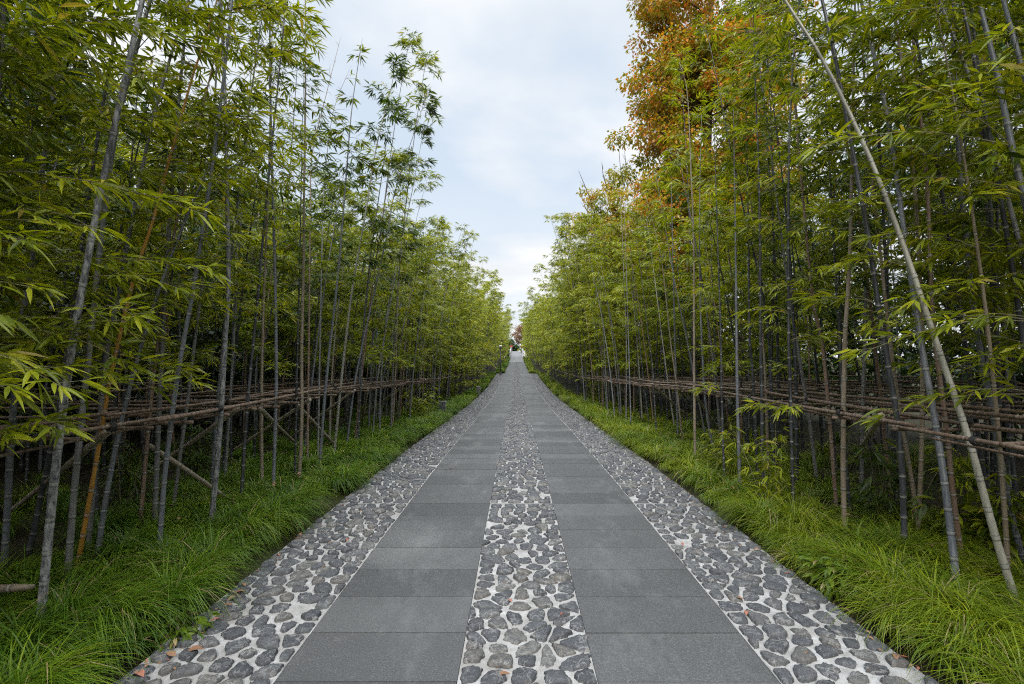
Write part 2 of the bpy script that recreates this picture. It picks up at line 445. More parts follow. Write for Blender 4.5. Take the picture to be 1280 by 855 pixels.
for k, (x0, x1, yend) in enumerate(STRIPS):
    d = (.136, .130) if k != 1 else (.128, .122)
    cobbles(mb, x0 - .010, x1 + .010, PATH0, YJ - .02, *d)
    cobbles(mb, x0 - .010, x1 + .010, YJ + .02, 22, d[0], d[1] * 1.0)
    cobbles(mb, x0 - .010, x1 + .010, 22, yend, d[0] * 1.1, d[1] * 1.3)
tag(mb.build('path_cobbles', M['stone'], smooth=True), kind='structure')

mb = MB(); strip(mb, SL0, SR1, MID_END + .01, 99.5, .004, 0, 1.0)
tag(mb.build('path_ramp', M['concrete']), kind='structure')

# ------------------------------------------------------------------ bamboo generator
def catmull(P, n):
    P = np.asarray(P, float)
    if len(P) == 2: return P[0] + (P[1] - P[0]) * np.linspace(0, 1, n)[:, None]
    Q = np.concatenate([2 * P[:1] - P[1:2], P, 2 * P[-1:] - P[-2:-1]])
    t = np.linspace(0, len(P) - 1, n); k = np.minimum(t.astype(int), len(P) - 2); u = (t - k)[:, None]
    a, b, c, d = Q[k], Q[k + 1], Q[k + 2], Q[k + 3]
    return .5 * (2 * b + (c - a) * u + (2 * a - 5 * b + 4 * c - d) * u ** 2 + (3 * b - a - 3 * c + d) * u ** 3)

def culm_nodes(P, rg, gap0=.13, gap1=.30):
    seg = np.linalg.norm(np.diff(P, axis=0), axis=1); s = np.concatenate([[0], np.cumsum(seg)]); Ltot = s[-1]
    pos = []; x = rg.uniform(.05, .14)
    while x < Ltot - .05:
        pos.append(x); x += (gap0 + (gap1 - gap0) * min(1, x / 2.2)) * rg.uniform(.88, 1.1)
    return s, np.array(pos), Ltot
def at_s(P, s, q):
    return np.stack([np.interp(q, s, P[:, k]) for k in range(3)], -1)

def make_culm(mb, P, r0, rg, sides=8, fancy=True, rtop=.16):
    s, pos, Ltot = culm_nodes(P, rg)
    rad = lambda q: r0 * (1 - (1 - rtop) * np.clip(q / Ltot, 0, 1) ** 1.25)
    if fancy:
        q = [0]; rr = [1.0]; w = [0]
        for p in pos:
            for o, k, a in ((-.030, 1, 0), (-.007, 1.0, 1.0), (-.002, 1.12, .85), (.0035, 1.13, .22), (.008, 1.02, .18), (.016, 1.0, 0)):
                q.append(p + o); rr.append(k); w.append(a)
        q.append(Ltot); rr.append(.7); w.append(0)
    else:
        q = [0]; rr = [1.0]; w = [0]
        for p in pos:
            for o, k, a in ((-.02, 1, 0), (0, 1.1, .9), (.012, 1, .2), (.02, 1, 0)):
                q.append(p + o); rr.append(k); w.append(a)
        q.append(Ltot); rr.append(.7); w.append(0)
    q = np.maximum.accumulate(np.array(q)) + np.arange(len(q)) * 1e-5
    tube(mb, at_s(P, s, q), rad(q) * np.array(rr), sides, 0, np.array(w))
    return s, pos, Ltot, rad

def make_foliage(mbt, mbl, P, r0, rg, hb, dens=1.0, blen=.8, leafL=.105, detail=0, side_bias=None, lmul=1.0, thin=False, wisp=False, bias=.25, skip=.18):
    """twigs into mbt, leaves into mbl, on the nodes of a culm above height hb (along its length)"""
    s, pos, Ltot = culm_nodes(P, rg)
    LP, LD, LL = [], [], []
    az0 = rg.uniform(0, 2 * math.pi)
    if not wisp: pos = np.append(pos, [Ltot - .26, Ltot - .14, Ltot - .06, Ltot - .01])
    for j, p in enumerate(pos):
        if p < hb or (rg.random() < skip and not wisp and p < Ltot - .5): continue
        f = (p - hb) / max(.1, Ltot - hb)
        nb = 3 if rg.random() < .35 * dens else (2 if rg.random() < .8 * dens else (1 if rg.random() < dens else 0))
        if wisp: nb = 1 if rg.random() < .5 else 0
        for b in range(nb):
            az = az0 + (math.pi if j % 2 else 0) + (b - .5) * 1.1 + rg.normal(0, .45)
            if side_bias is not None and rg.random() < bias: az = side_bias + rg.normal(0, .6)
            Lb = blen * (0.35 + .9 * math.sin(math.pi * min(1, .22 + f * .78)) ** .8) * rg.uniform(.55, 1.15)
            if f > .85: Lb *= .7
            if p > Ltot - .3: Lb = min(Lb, .30)
            el = rg.uniform(.25, .85) - .25 * (1 - f)
            o = at_s(P, s, np.array([p]))[0]
            n = 6; st = Lb / (n - 1); pts = [o]; e = el
            for _ in range(n - 1):
                d = np.array([math.cos(az) * math.cos(e), math.sin(az) * math.cos(e), math.sin(e)])
                pts.append(pts[-1] + d * st); e -= rg.uniform(.06, .22); az += rg.normal(0, .1)
            pts = np.array(pts)
            tube(mbt, pts, np.linspace(.0035, .0011, n) * (1 if not thin else .8), 3, 0, cap=False)
            if wisp and rg.random() < .8: continue
            bs = np.linspace(0, Lb, n); q = Lb * rg.uniform(.18, .3)
            while q < Lb:
                c = at_s(pts, bs, np.array([q]))[0]; d = at_s(pts, bs, np.array([min(Lb, q + .03)]))[0] - c
                d = d / max(1e-6, np.linalg.norm(d))
                for sd in (-1, 1):
                    if rg.random() < .25: continue
                    a = math.atan2(d[1], d[0]) + sd * rg.uniform(.35, 1.0)
                    tl = rg.uniform(.03, .13); te = rg.uniform(-.35, .45)
                    td = np.array([math.cos(a) * math.cos(te), math.sin(a) * math.cos(te), math.sin(te)])
                    tip = c + td * tl
                    if detail: tube(mbt, np.array([c, tip]), .0009, 3, 0, cap=False)
                    for kk in range(rg.integers(3, 6)):
                        a2 = a + (kk - 1.3) * rg.uniform(.3, .6); e2 = te + rg.uniform(-.62, .22)
                        LP.append(tip - td * tl * rg.uniform(0, .5)); LD.append((math.cos(a2) * math.cos(e2), math.sin(a2) * math.cos(e2), math.sin(e2)))
                        LL.append(leafL * rg.uniform(.6, 1.25))
                q += rg.uniform(.055, .1) * lmul
            for kk in range(4):
                a2 = math.atan2(d[1], d[0]) + (kk - 1.5) * .4; e2 = -rg.uniform(0, .6)
                LP.append(pts[-1]); LD.append((math.cos(a2) * math.cos(e2), math.sin(a2) * math.cos(e2), math.sin(e2))); LL.append(leafL * rg.uniform(.7, 1.3))
    if LP:
        LL = np.array(LL); leaves(mbl, np.array(LP), np.array(LD), LL, LL * .138 + .0025, 0, detail, .16, rg=rg)

def merge(ml, mt):
    V, A, T, Q, a, b = mt.arrays(); ml.add(V, T, Q, 1, A); return ml
N_BAMBOO = [0]
def bamboo_thing(label, group, loc, rz=0):
    N_BAMBOO[0] += 1
    return tag(empty('bamboo', loc, rz), label, 'bamboo', group)
GL, GR = 'bamboos of the left grove', 'bamboos of the right grove'

def hero(pts, r, mat, label, dY=.3, ext=2.5, hb=2.0, dens=.55, blen=.6, leaf='leaf', leafL=.118, Y0=None, wisp=False, detail=1, lmul=1.0, seed=None, bias=.25, skip=.2):
    rg = np.random.default_rng(int(abs(pts[0][0]) * 7 + abs(pts[0][1]) * 13) if seed is None else seed)
    Y0 = base_depth(pts[0][1]) if Y0 is None else Y0
    y0, y1 = pts[0][1], pts[-1][1]
    W = [at(px, py, Y0 + dY * (y0 - py) / (y0 - y1)) for px, py in pts]
    W[0][2] = float(g(Y0)) - .03
    W = np.array(W)
    if ext > 0:
        d = W[-1] - W[-2]; d /= np.linalg.norm(d)
        d2 = d * .9 + np.array([d[0] * .4, d[1] * .3, -.02]); d2 /= np.linalg.norm(d2)
        W = np.concatenate([W, [W[-1] + d * ext * .5, W[-1] + d * ext * .5 + d2 * ext * .5]])
    P = catmull(W, 60)
    o = P[0].copy(); o[2] = float(g(Y0))
    P = P - o
    if leaf == 'leaf' and (o[0] > 0 or o[1] < 5.3): leaf = 'leafy'
    root = bamboo_thing(label, GL if o[0] < 0 else GR, o)
    mb = MB(); make_culm(mb, P, r, rg, 10); mb.build('culm', M[mat], root, True)
    mt, ml = MB(), MB()
    rg2 = np.random.default_rng(rg.integers(1 << 30))
    make_foliage(mt, ml, P, r, rg2, hb, dens, blen, leafL, detail, side_bias=0 if o[0] < 0 else math.pi, wisp=wisp, lmul=lmul, bias=bias, skip=skip)
    merge(ml, mt).build('foliage', [M[leaf], M['twig']], root)
    return root

# ---- the culms one can tell apart, left side (pixel traces give each its place, lean and bow)
H = hero
H([(48, 798), (67, 609), (87, 453), (117, 284), (144, 154), (178, 0)], .022, 'flaky', 'flaking grey and white bamboo culm nearest the camera in the left sedge', ext=3.2, hb=1.7)
H([(83, 731), (95, 590), (109, 462), (131, 258), (150, 140), (185, 10)], .021, 'grey', 'scuffed grey bamboo culm close behind the flaking white one on the left', ext=3, hb=1.6)
H([(95, 713), (127, 538), (138, 471), (167, 349), (188, 287), (206, 220), (221, 165), (240, 98), (253, 59)], .016, 'gold', 'only golden orange bamboo culm, leaning right at the front of the left grove', ext=1.6, hb=1.7, leaf='leafy')
H([(109, 692), (131, 462), (149, 361), (190, 154), (235, 0)], .019, 'grey', 'grey bamboo culm directly behind the golden one', ext=2.5, hb=2.0)
H([(36, 689), (67, 542), (90, 400), (110, 250), (140, 60)], .021, 'dark', 'dark shaded bamboo culm leaning right behind the flaking white one', ext=2.5, hb=1.8, leaf='leafd')
H([(4, 718), (22, 440), (36, 354), (58, 175), (84, 13)], .021, 'blue', 'blue grey bamboo culm at the left border of the photo', ext=2.5, hb=1.5)
H([(174, 667), (187, 520), (196, 440), (203, 387), (219, 284), (233, 225), (238, 200), (251, 144), (261, 103)], .017, 'brown', 'reddish brown bamboo culm between the golden and the blue grey ones at left', ext=1.5, hb=2.2)
H([(198, 700), (206, 594), (223, 463), (242, 359), (261, 238), (277, 120), (290, 0)], .019, 'blue', 'slim blue grey bamboo culm with pale rings, foot beside the brown one at left', ext=2.5, hb=2.0)
H([(215, 646), (224.5, 574), (233, 512), (241, 446), (255, 330), (266, 170), (274, 20)], .017, 'grey', 'light grey bamboo culm just right of the slim blue grey one at left', ext=2.2, hb=2.1)
H([(262, 666), (270, 594), (277, 505), (282, 413), (285.6, 361.5), (284, 246), (281, 110), (276, 0)], .023, 'flaky', 'stout upright scuffed bamboo culm beside the brace at the left rail', ext=2.8, hb=2.4)
H([(280, 613), (287, 512), (292, 430), (298, 330), (308, 180)], .016, 'grey', 'thin grey bamboo culm half hidden behind the stout scuffed one', ext=2.5, hb=2.2, leaf='leafd')
H([(301, 636), (306, 548), (313, 463), (322, 374), (328, 305), (338, 200), (352, 60)], .017, 'dark', 'thin dark bamboo culm with white rings right of the stout scuffed one', ext=2, hb=2.0)
H([(327.6, 616.6), (327, 528), (327.6, 436.5), (331, 340), (336, 220), (339, 90)], .018, 'tan', 'straight tan bamboo culm standing between a dark and a blue one at left', ext=1.5, hb=2.5)
H([(341, 623), (345, 495), (345, 426), (343.5, 336), (341, 240), (338, 120), (337, 0)], .019, 'blue', 'upright blue grey bamboo culm right of the straight tan one', ext=2.5, hb=2.6)
H([(373.5, 608), (377, 528), (377, 433), (379.5, 323), (380, 246), (381, 180), (382, 77), (381.6, 0)], .022, 'tan', 'tall straight buff bamboo culm passing the photo top left of the sky', ext=1.0, hb=2.6, dens=0.7, blen=0.38, lmul=.45, skip=.35, leafL=.135)
H([(368.6, 603), (371, 463), (374, 360), (376, 260)], .014, 'dark', 'slender dark bamboo culm close behind the tall buff one', ext=2.0, hb=2.4, leaf='leafd')
H([(399, 592), (404.6, 512), (412, 436), (422, 349), (431, 242), (439, 143), (448, 78.6), (453, 48)], .020, 'blue', 'bluish bamboo culm with a nearly bare tip against the sky', ext=0, hb=3.2, dens=0.6, blen=0.28, lmul=.45, skip=.35, leafL=.135)
H([(416.7, 575.5), (425.5, 486.7), (431, 436), (440, 364), (458.6, 256), (466, 207), (478, 151), (488, 115), (495, 76)], .021, 'pale', 'yellowish bamboo culm leaning right with leafy tufts at its tip in the sky', ext=0, hb=2.8, leaf='leafd', dens=0.85, blen=0.34, lmul=.45, skip=.35, leafL=.135)
H([(432, 566.7), (443, 482), (454, 427), (485, 288), (492, 246), (510, 189), (525.5, 143), (533, 117)], .018, 'blue', 'blue grey bamboo culm leaning farthest right over the path at left', ext=0, hb=2.8, leaf='leafd', dens=0.85, blen=0.34, lmul=.45, skip=.35, leafL=.135)
H([(445.5, 565.5), (451, 482), (453, 431), (462, 330), (478, 215)], .018, 'dark', 'dark upright bamboo culm crossed by the farthest leaning one', ext=1.2, hb=2.8, leaf='leafd', dens=0.8, blen=0.35, lmul=.45, skip=.35, leafL=.135)
H([(465.5, 549), (471, 480), (479, 429), (495, 340), (516, 235), (528, 170)], .017, 'grey', 'grey bamboo culm leaning gently right of the dark crossed one', ext=.2, hb=3.0, leaf='leafd', dens=0.85, blen=0.34, lmul=.45, skip=.35, leafL=.135)
H([(474, 531), (485.5, 460), (493, 420), (512, 320)], .017, 'grey', 'leaning grey bamboo culm just left of the orange tan one', ext=2.2, hb=3.0, blen=.5)
H([(490.6, 537.8), (494, 473), (496, 420), (500, 330)], .019, 'tan', 'straight orange tan bamboo culm standing last before the bollard light', ext=1.5, hb=3.2, blen=.5)
H([(384, 590), (386, 430), (388, 260), (390, 193), (405, 129), (426, 46)], .016, 'brown', 'dead bare topped bamboo culm that bends right into the sky', dY=1.2, ext=0, hb=4.0, wisp=True, blen=.35)
H([(397, 583), (400, 430), (404, 260), (408, 200), (418, 134), (439, 82)], .015, 'grey', 'second bare topped bamboo culm, shorter and close to the brown dead one', dY=1.2, ext=0, hb=4.0, wisp=True, blen=.3)
# culms just outside the left edge whose long sprays reach in
H([(-40, 800), (-35, 600), (-25, 420), (-5, 150)], .021, 'grey', 'bamboo at the left edge with long bright sprays hanging across the rail', ext=3, hb=1.0, dens=.8, blen=1.0, bias=.7, lmul=.7, leafL=.125, leaf='leafy')
H([(-95, 770), (-85, 560), (-70, 380), (-40, 120)], .021, 'grey', 'bamboo whose yellow green sprays fill the upper left corner', ext=3, hb=1.3, dens=.9, blen=1.15, bias=.6, lmul=.7, leafL=.12, leaf='leafy')

H([(-205, 905), (-190, 650), (-165, 400), (-120, 100)], .02, 'grey', 'bamboo just outside the left border whose bright low sprays reach the flaking culm', ext=2.5, hb=.95, dens=.55, blen=1.0, leafL=.13, leaf='leafy', bias=.85, lmul=.8)
# ---- right side
H([(1280, 775), (1244, 670), (1210.5, 548), (1171.6, 432), (1130, 309), (1089, 201), (1032.6, 82), (981, 0)], .0215, 'pale', 'pale buff bamboo culm sweeping left across the whole right grove', dY=.7, ext=1.5, hb=3.8, dens=.6)
H([(1198, 743.7), (1187, 653), (1170.5, 535), (1151, 427), (1130, 288), (1115, 180), (1099.5, 98), (1076, 0)], .023, 'blue', 'blue grey bamboo culm left of the sweeping pale one, crossing it above the rail', dY=1.1, ext=3, hb=2.0)
H([(1131, 703.7), (1128, 598), (1120, 514), (1104.7, 427), (1084, 288), (1063.5, 175), (1043, 67), (1027.5, 0)], .022, 'dark', 'dark steel blue bamboo culm with white rings beside the orange tan one on the right', ext=3, hb=2.0)
H([(1149.5, 670), (1139, 598), (1126, 522.6), (1114, 438), (1103, 340), (1090, 220), (1082, 120)], .019, 'tan', 'orange tan bamboo culm leaning behind the dark steel blue one on the right', ext=1.5, hb=2.2)
H([(1204, 708), (1191.6, 619.5), (1183, 535), (1166.5, 401), (1159, 231.6), (1146, 103), (1138, 0)], .018, 'brown', 'brownish bamboo culm between the blue grey one and the sweeping pale one', ext=2.5, hb=1.9, leaf='leafy')
H([(1280, 704), (1257, 611), (1242, 522.6), (1220.5, 412), (1202.5, 247), (1195, 129), (1190, 0)], .022, 'blue', 'bluish bamboo culm right of the sweeping pale one at the right edge', ext=3, hb=1.8, leaf='leafy')
H([(1276, 670), (1261, 544), (1244, 438), (1238, 330), (1228, 180)], .018, 'dark', 'dark bamboo culm behind the tied end of the right rail', ext=2.5, hb=1.8, leaf='leafy')
H([(1350, 760), (1320, 520), (1290, 370), (1262, 257), (1244, 196), (1218, 113), (1174, 0)], .020, 'grey', 'grey bamboo culm entering from the right border and leaning far left', dY=.8, ext=2.5, hb=1.2, bias=.6, dens=.8, blen=.9, leaf='leafy')
H([(1375, 800), (1340, 520), (1300, 330), (1264, 180), (1249, 103), (1223, 0)], .024, 'blue', 'thick blue grey bamboo culm crossing the upper right corner', dY=.5, ext=2.5, hb=1.2, bias=.6, dens=.8, blen=.9, leaf='leafy')
H([(1440, 790), (1390, 500), (1330, 260), (1280, 93), (1254, 0)], .022, 'blue', 'bamboo culm rightmost of all in the upper right corner', dY=.5, ext=2.5, hb=1.4, leaf='leafy', blen=.9)
H([(1056, 668.5), (1054, 581.7), (1056, 430), (1062, 330), (1064, 250), (1066, 130), (1068, 40)], .022, 'tan', 'upright dull tan bamboo culm in front of the right rail', ext=1.5, hb=2.8, blen=.5)
H([(1064, 645), (1056, 560), (1050, 440), (1042, 300)], .017, 'dark', 'blackish bamboo culm hidden behind the upright dull tan one', ext=2.5, hb=2.0, leaf='leafd')
H([(1077, 630.6), (1078, 525), (1081, 430), (1083, 300), (1084, 160)], .021, 'grey', 'light grey upright bamboo culm right of the dull tan one', ext=2.5, hb=2.2)
H([(1046, 638.5), (1037, 525), (1027.5, 430), (1017, 381), (1007, 283), (996, 160)], .019, 'brown', 'grey brown bamboo culm leaning left just before the dull tan one', ext=2, hb=2.2)
H([(992, 648), (988, 493), (986, 427), (986, 206), (991.5, 77), (999, 0)], .016, 'dark', 'thin upright black bamboo culm amid the low yellow green sprigs', ext=2, hb=.9, dens=.7, blen=.4, leaf='leafy')
H([(1023, 613), (1011.6, 525), (999, 446), (984, 350), (970, 240)], .020, 'grey', 'dusty grey bamboo culm leaning left behind the thin black one', ext=2.5, hb=1.4, dens=.7, leaf='leafy')
H([(954, 623), (952.5, 509), (951, 430), (950, 297), (948, 200), (944, 103), (941, 0)], .019, 'dark', 'straight black bamboo culm, right one of the close dark pair', ext=0.3, hb=2.8, dens=0.3, blen=0.35)
H([(948, 607), (940.5, 461.6), (937, 420), (936, 323), (934, 200)], .019, 'dark', 'black bamboo culm, left one of the close dark pair', ext=0.8, hb=2.6, dens=0.3, blen=0.35)
H([(925, 611.7), (921.6, 493), (921, 430), (919.5, 310), (918, 210)], .020, 'blue', 'straight slate coloured bamboo culm left of the close dark pair', ext=0.8, hb=2.8, dens=0.35, blen=0.35)
H([(968, 600), (962, 440), (953, 365), (935, 287), (909, 165), (899, 113), (889, 64), (880, 28)], .019, 'dark', 'dark bamboo culm bowing left in front of the autumn tree', dY=.6, ext=0, hb=2.6, dens=0.6, blen=0.5)
H([(905.5, 602), (902, 490), (901, 420), (897, 300), (894, 200)], .015, 'dark', 'slender dark bamboo culm beside the golden sprigs on the right', ext=0.6, hb=1.2, leaf='leafy', dens=0.4, blen=0.3)
H([(894, 571.5), (883, 512.6), (877, 420), (874.5, 323), (875, 220), (876, 180)], .019, 'blue', 'blue grey bamboo culm right of the tall bare buff one', ext=.5, hb=3.0, leaf='leafy', dens=0.3, blen=0.3)
H([(869, 581), (867.7, 476), (867.6, 426), (867, 297), (864, 220), (859, 116), (849, 77)], .020, 'tan', 'tall bare buff bamboo culm ending in front of the autumn tree', ext=0, hb=3.8, dens=.25, blen=.3)
H([(884.5, 557.5), (872, 493), (860, 431), (845, 361.5), (834.6, 302), (824, 240.6)], .019, 'grey', 'grey bamboo culm leaning left between two paler leaning ones', ext=.3, hb=3.4, dens=.4, blen=.35)
H([(853.6, 552), (845, 476), (838, 425), (828, 333), (818, 285), (811, 258.6)], .018, 'tan', 'buff bamboo culm leaning left before the autumn tree', ext=.3, hb=3.4, dens=.4, blen=.35)
H([(844, 539), (834, 470.5), (828, 425), (819, 354), (812, 300)], .018, 'pale', 'pale bamboo culm leaning left, farthest of the leaning light trio', ext=.5, hb=3.2, dens=.6, blen=.4)
H([(821, 550.5), (816, 462), (811, 425), (800, 330)], .015, 'dark', 'thin black bamboo culm left of the leaning light trio', ext=0.5, hb=2.8, dens=0.35, blen=0.3)
H([(812, 533.6), (803, 462), (799, 420), (790, 330)], .016, 'dark', 'blackish bamboo culm second to the left of the leaning light trio', ext=0.5, hb=2.8, leaf='leafy', dens=0.35, blen=0.3)
H([(782.6, 529.4), (783, 430), (780.6, 364), (778, 300)], .018, 'grey', 'pale grey straight bamboo culm of the twin pair far on the right', ext=1.2, hb=3.0, blen=.45)
H([(789, 536), (785.5, 420), (783, 340)], .015, 'blue', 'darker straight bamboo culm of the twin pair far on the right', ext=1.6, hb=3.0, blen=.45)
N_HERO = N_BAMBOO[0]

# ---- variants for the crowd
def variant(seed, Hh, r, hb, dens, blen, leafL, lmul, bow, sides=6, skip=.32):
    rg = np.random.default_rng(seed)
    t = np.linspace(0, 1, 24); a = rg.uniform(0, 6.28)
    P = np.stack([bow * t ** 2 * 1.0, rg.normal(0, .1) * t ** 2 * 2, Hh * t - .12 * bow * t ** 3], -1)
    mc, mt, ml = MB(), MB(), MB()
    make_culm(mc, P, r, rg, sides, False)
    make_foliage(mt, ml, P, r, np.random.default_rng(seed + 500), hb, dens, blen, leafL, 0, lmul=lmul, thin=True, skip=skip)
    return mc, mt, ml
VAR = {'tall': [], 'short': []}
for k in range(10):
    kind = 'tall' if k < 6 else 'short'
    Hh = [6.6, 7.2, 6.9, 7.6, 8.0, 7.0, 4.5, 4.9, 4.2, 5.2][k]
    mc, mt, ml = variant(900 + k, Hh, .0185 + .002 * (k % 3), [2.0, 2.4, 1.6, 2.6, 1.3, 2.1, 1.7, 2.0, 1.3, 2.2][k], 1.0, .66 if k < 6 else .55, .15, .68, [.5, .9, .3, 1.2, .7, .4, .5, .3, .7, .2][k])
    print('variant leaves', ml.n // 4)
    VAR[kind].append((mc.mesh('culm', [M['blue']], True), merge(ml, mt).mesh('foliage', [M['leaf'], M['twig']])))
def is_short(s, x, y):
    if s < 0: p = .96 if 5.3 < y < 14 else (.62 if y < 20 and y > 5 else (.4 if y < 32 else .12))
    else: p = .98 if 7.5 < y < 18.5 else (.5 if 5.5 < y < 18.5 else .10)
    if y < 5.3: p = 0.25 if s > 0 else .4
    return rng.random() < p
def scatter(x0, x1, y0, y1, dens, mind):
    pts = []
    want = int((x1 - x0) * (y1 - y0) * dens); tries = 0
    cell = {}
    while len(pts) < want and tries < want * 12:
        tries += 1
        p = (rng.uniform(x0, x1), rng.uniform(y0, y1)); c = (int(p[0] / mind), int(p[1] / mind)); ok = True
        for a in (-1, 0, 1):
            for b in (-1, 0, 1):
                for q in cell.get((c[0] + a, c[1] + b), ()):
                    if (q[0] - p[0]) ** 2 + (q[1] - p[1]) ** 2 < mind * mind: ok = False
        if ok: pts.append(p); cell.setdefault(c, []).append(p)
    return pts
cand = []
for side, (xn, yfront) in ((-1, (2.66, 8.6)), (1, (2.72, 13.5))):
    for p in scatter(xn, xn + .5, yfront, 30, 2.9, .32): cand.append((side, *p))
    for p in scatter(xn + .5, 7.2, 2.2, 30, 2.2 if side < 0 else 2.2, .33): cand.append((side, *p))
    for p in scatter(xn - .2, 6.2, 30, 60, 1.7, .36): cand.append((side, *p))
    for p in scatter(1.9, 6.0, 60, 104, 1.2, .4): cand.append((side, *p))
    for p in scatter(2.9, 6.2, -5, 2.2, 1.3, .5): cand.append((side, *p))
def score(c):
    s, x, y = c
    if x > y * 1.02 + .4: return 1e6
    return y + 2.2 * (x - 2.6)
cand.sort(key=score)
n_ind = 296 - N_HERO
ind, rest = cand[:n_ind], cand[n_ind:]
COLS = ['blue', 'blue', 'dark', 'grey', 'dark', 'dark', 'tan', 'brown', 'grey']
CN = {'blue': 'blue grey', 'dark': 'blackish', 'grey': 'grey', 'tan': 'tan', 'brown': 'brown', 'pale': 'pale straw'}
for (s, x, y) in ind:
    vs_ = VAR['short' if is_short(s, x, y) else 'tall']; v = vs_[rng.integers(len(vs_))]; cc_ = ['blue', 'grey', 'grey', 'blue', 'tan', 'dark', 'brown', 'grey', 'pale'] if x < 3.5 else ['dark', 'dark', 'dark', 'dark', 'blue', 'brown']; cm = cc_[rng.integers(len(cc_))]  # deeper culms mostly dark: understorey shade put into their colour
    row = 'front row of' if x < 3.25 else 'crowd inside'
    if s < 0: where = 'left grove, before the first bollard light' if y < 14 else 'left grove, past the first bollard light'
    else: where = 'right grove, before the autumn tree' if y < 16 else 'right grove, past the autumn tree'
    root = bamboo_thing('slender %s bamboo, %s the %s' % (CN[cm], row, where), GL if s < 0 else GR, (s * x, y, float(g(y))))
    lean = (0 if s < 0 else math.pi) + rng.normal(0, .9)
    root.rotation_euler = (rng.normal(0, .035), (.03 + rng.normal(0, .045)) * (1 if s < 0 else -1), 0)
    sc = rng.uniform(.88, 1.1)
    if s < 0 and 12 < y < 36 and vs_ is VAR['tall']: sc = rng.uniform(.70, .88)
    lm = rng.random()
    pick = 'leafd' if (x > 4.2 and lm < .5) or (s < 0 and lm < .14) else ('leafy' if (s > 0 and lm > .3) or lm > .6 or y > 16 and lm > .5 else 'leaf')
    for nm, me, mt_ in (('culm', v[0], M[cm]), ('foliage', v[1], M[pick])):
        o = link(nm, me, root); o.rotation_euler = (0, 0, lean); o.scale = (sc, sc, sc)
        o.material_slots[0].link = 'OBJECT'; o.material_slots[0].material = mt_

# the rest of the grove: one mass
LOW = {'tall': [], 'short': []}
for k in range(9):
    kind = 'tall' if k < 5 else 'short'; Hh = [6.8, 7.6, 6.4, 8.0, 7.2, 4.6, 5.2, 4.3, 5.0][k]; hb_ = [1.8, 2.3, 1.2, 2.6, .8, 1.2, .7, 1.6, .5][k]; bw = [.5, .9, .3, 1.1, .7, .4, .3, .6, .2][k]
    mc, mt, ml = variant(1700 + k, Hh, .02, hb_, .9, .72 if k < 5 else .6, .20, 1.5, bw, 4)
    far = variant(1800 + k, Hh, .022, hb_, .8, .68, .32, 2.8, bw, 3, .5)
    LOW[kind].append(((mc.arrays(), ml.arrays()), (far[0].arrays(), far[2].arrays())))
mb = MB()
for (s, x, y) in rest:
    lws = LOW['short' if is_short(s, x, y) else 'tall']; lo = lws[rng.integers(len(lws))][1 if y > 34 else 0]
    a = (0 if s < 0 else math.pi) + rng.normal(0, .9); ca, sa = math.cos(a), math.sin(a); sc = rng.uniform(.88, 1.12) if y < 30 else rng.uniform(.66, 1.12)
    tl = np.array([.035 * s * -1 + rng.normal(0, .03), rng.normal(0, .03)])
    cmi = rng.choice([0, 1, 1, 1, 1, 1]); lmi = 3 + (rng.choice([0, 1, 1, 1]) if y > 20 or s > 0 else rng.choice([0, 2, 2]))  # mostly dark culms: shade inside the mass painted as culm colour
    for (V, A, T, Q, mt_, mq), mi in ((lo[0], cmi), (lo[1], lmi)):
        W = V * sc
        W = np.stack([W[:, 0] * ca - W[:, 1] * sa + tl[0] * W[:, 2], W[:, 0] * sa + W[:, 1] * ca + tl[1] * W[:, 2], W[:, 2]], -1)
        W += np.array([s * x, y, float(g(y))])
        mb.add(W, T, Q, int(mi), A)
thicket = mb.build('bamboo_thicket', [M['blue'], M['dark'], M['grey'], M['leaf'], M['leafy'], M['leafd']])
tag(thicket, 'mass of bamboo filling the depth and the far end of both groves', 'bamboo thicket', None, 'stuff')

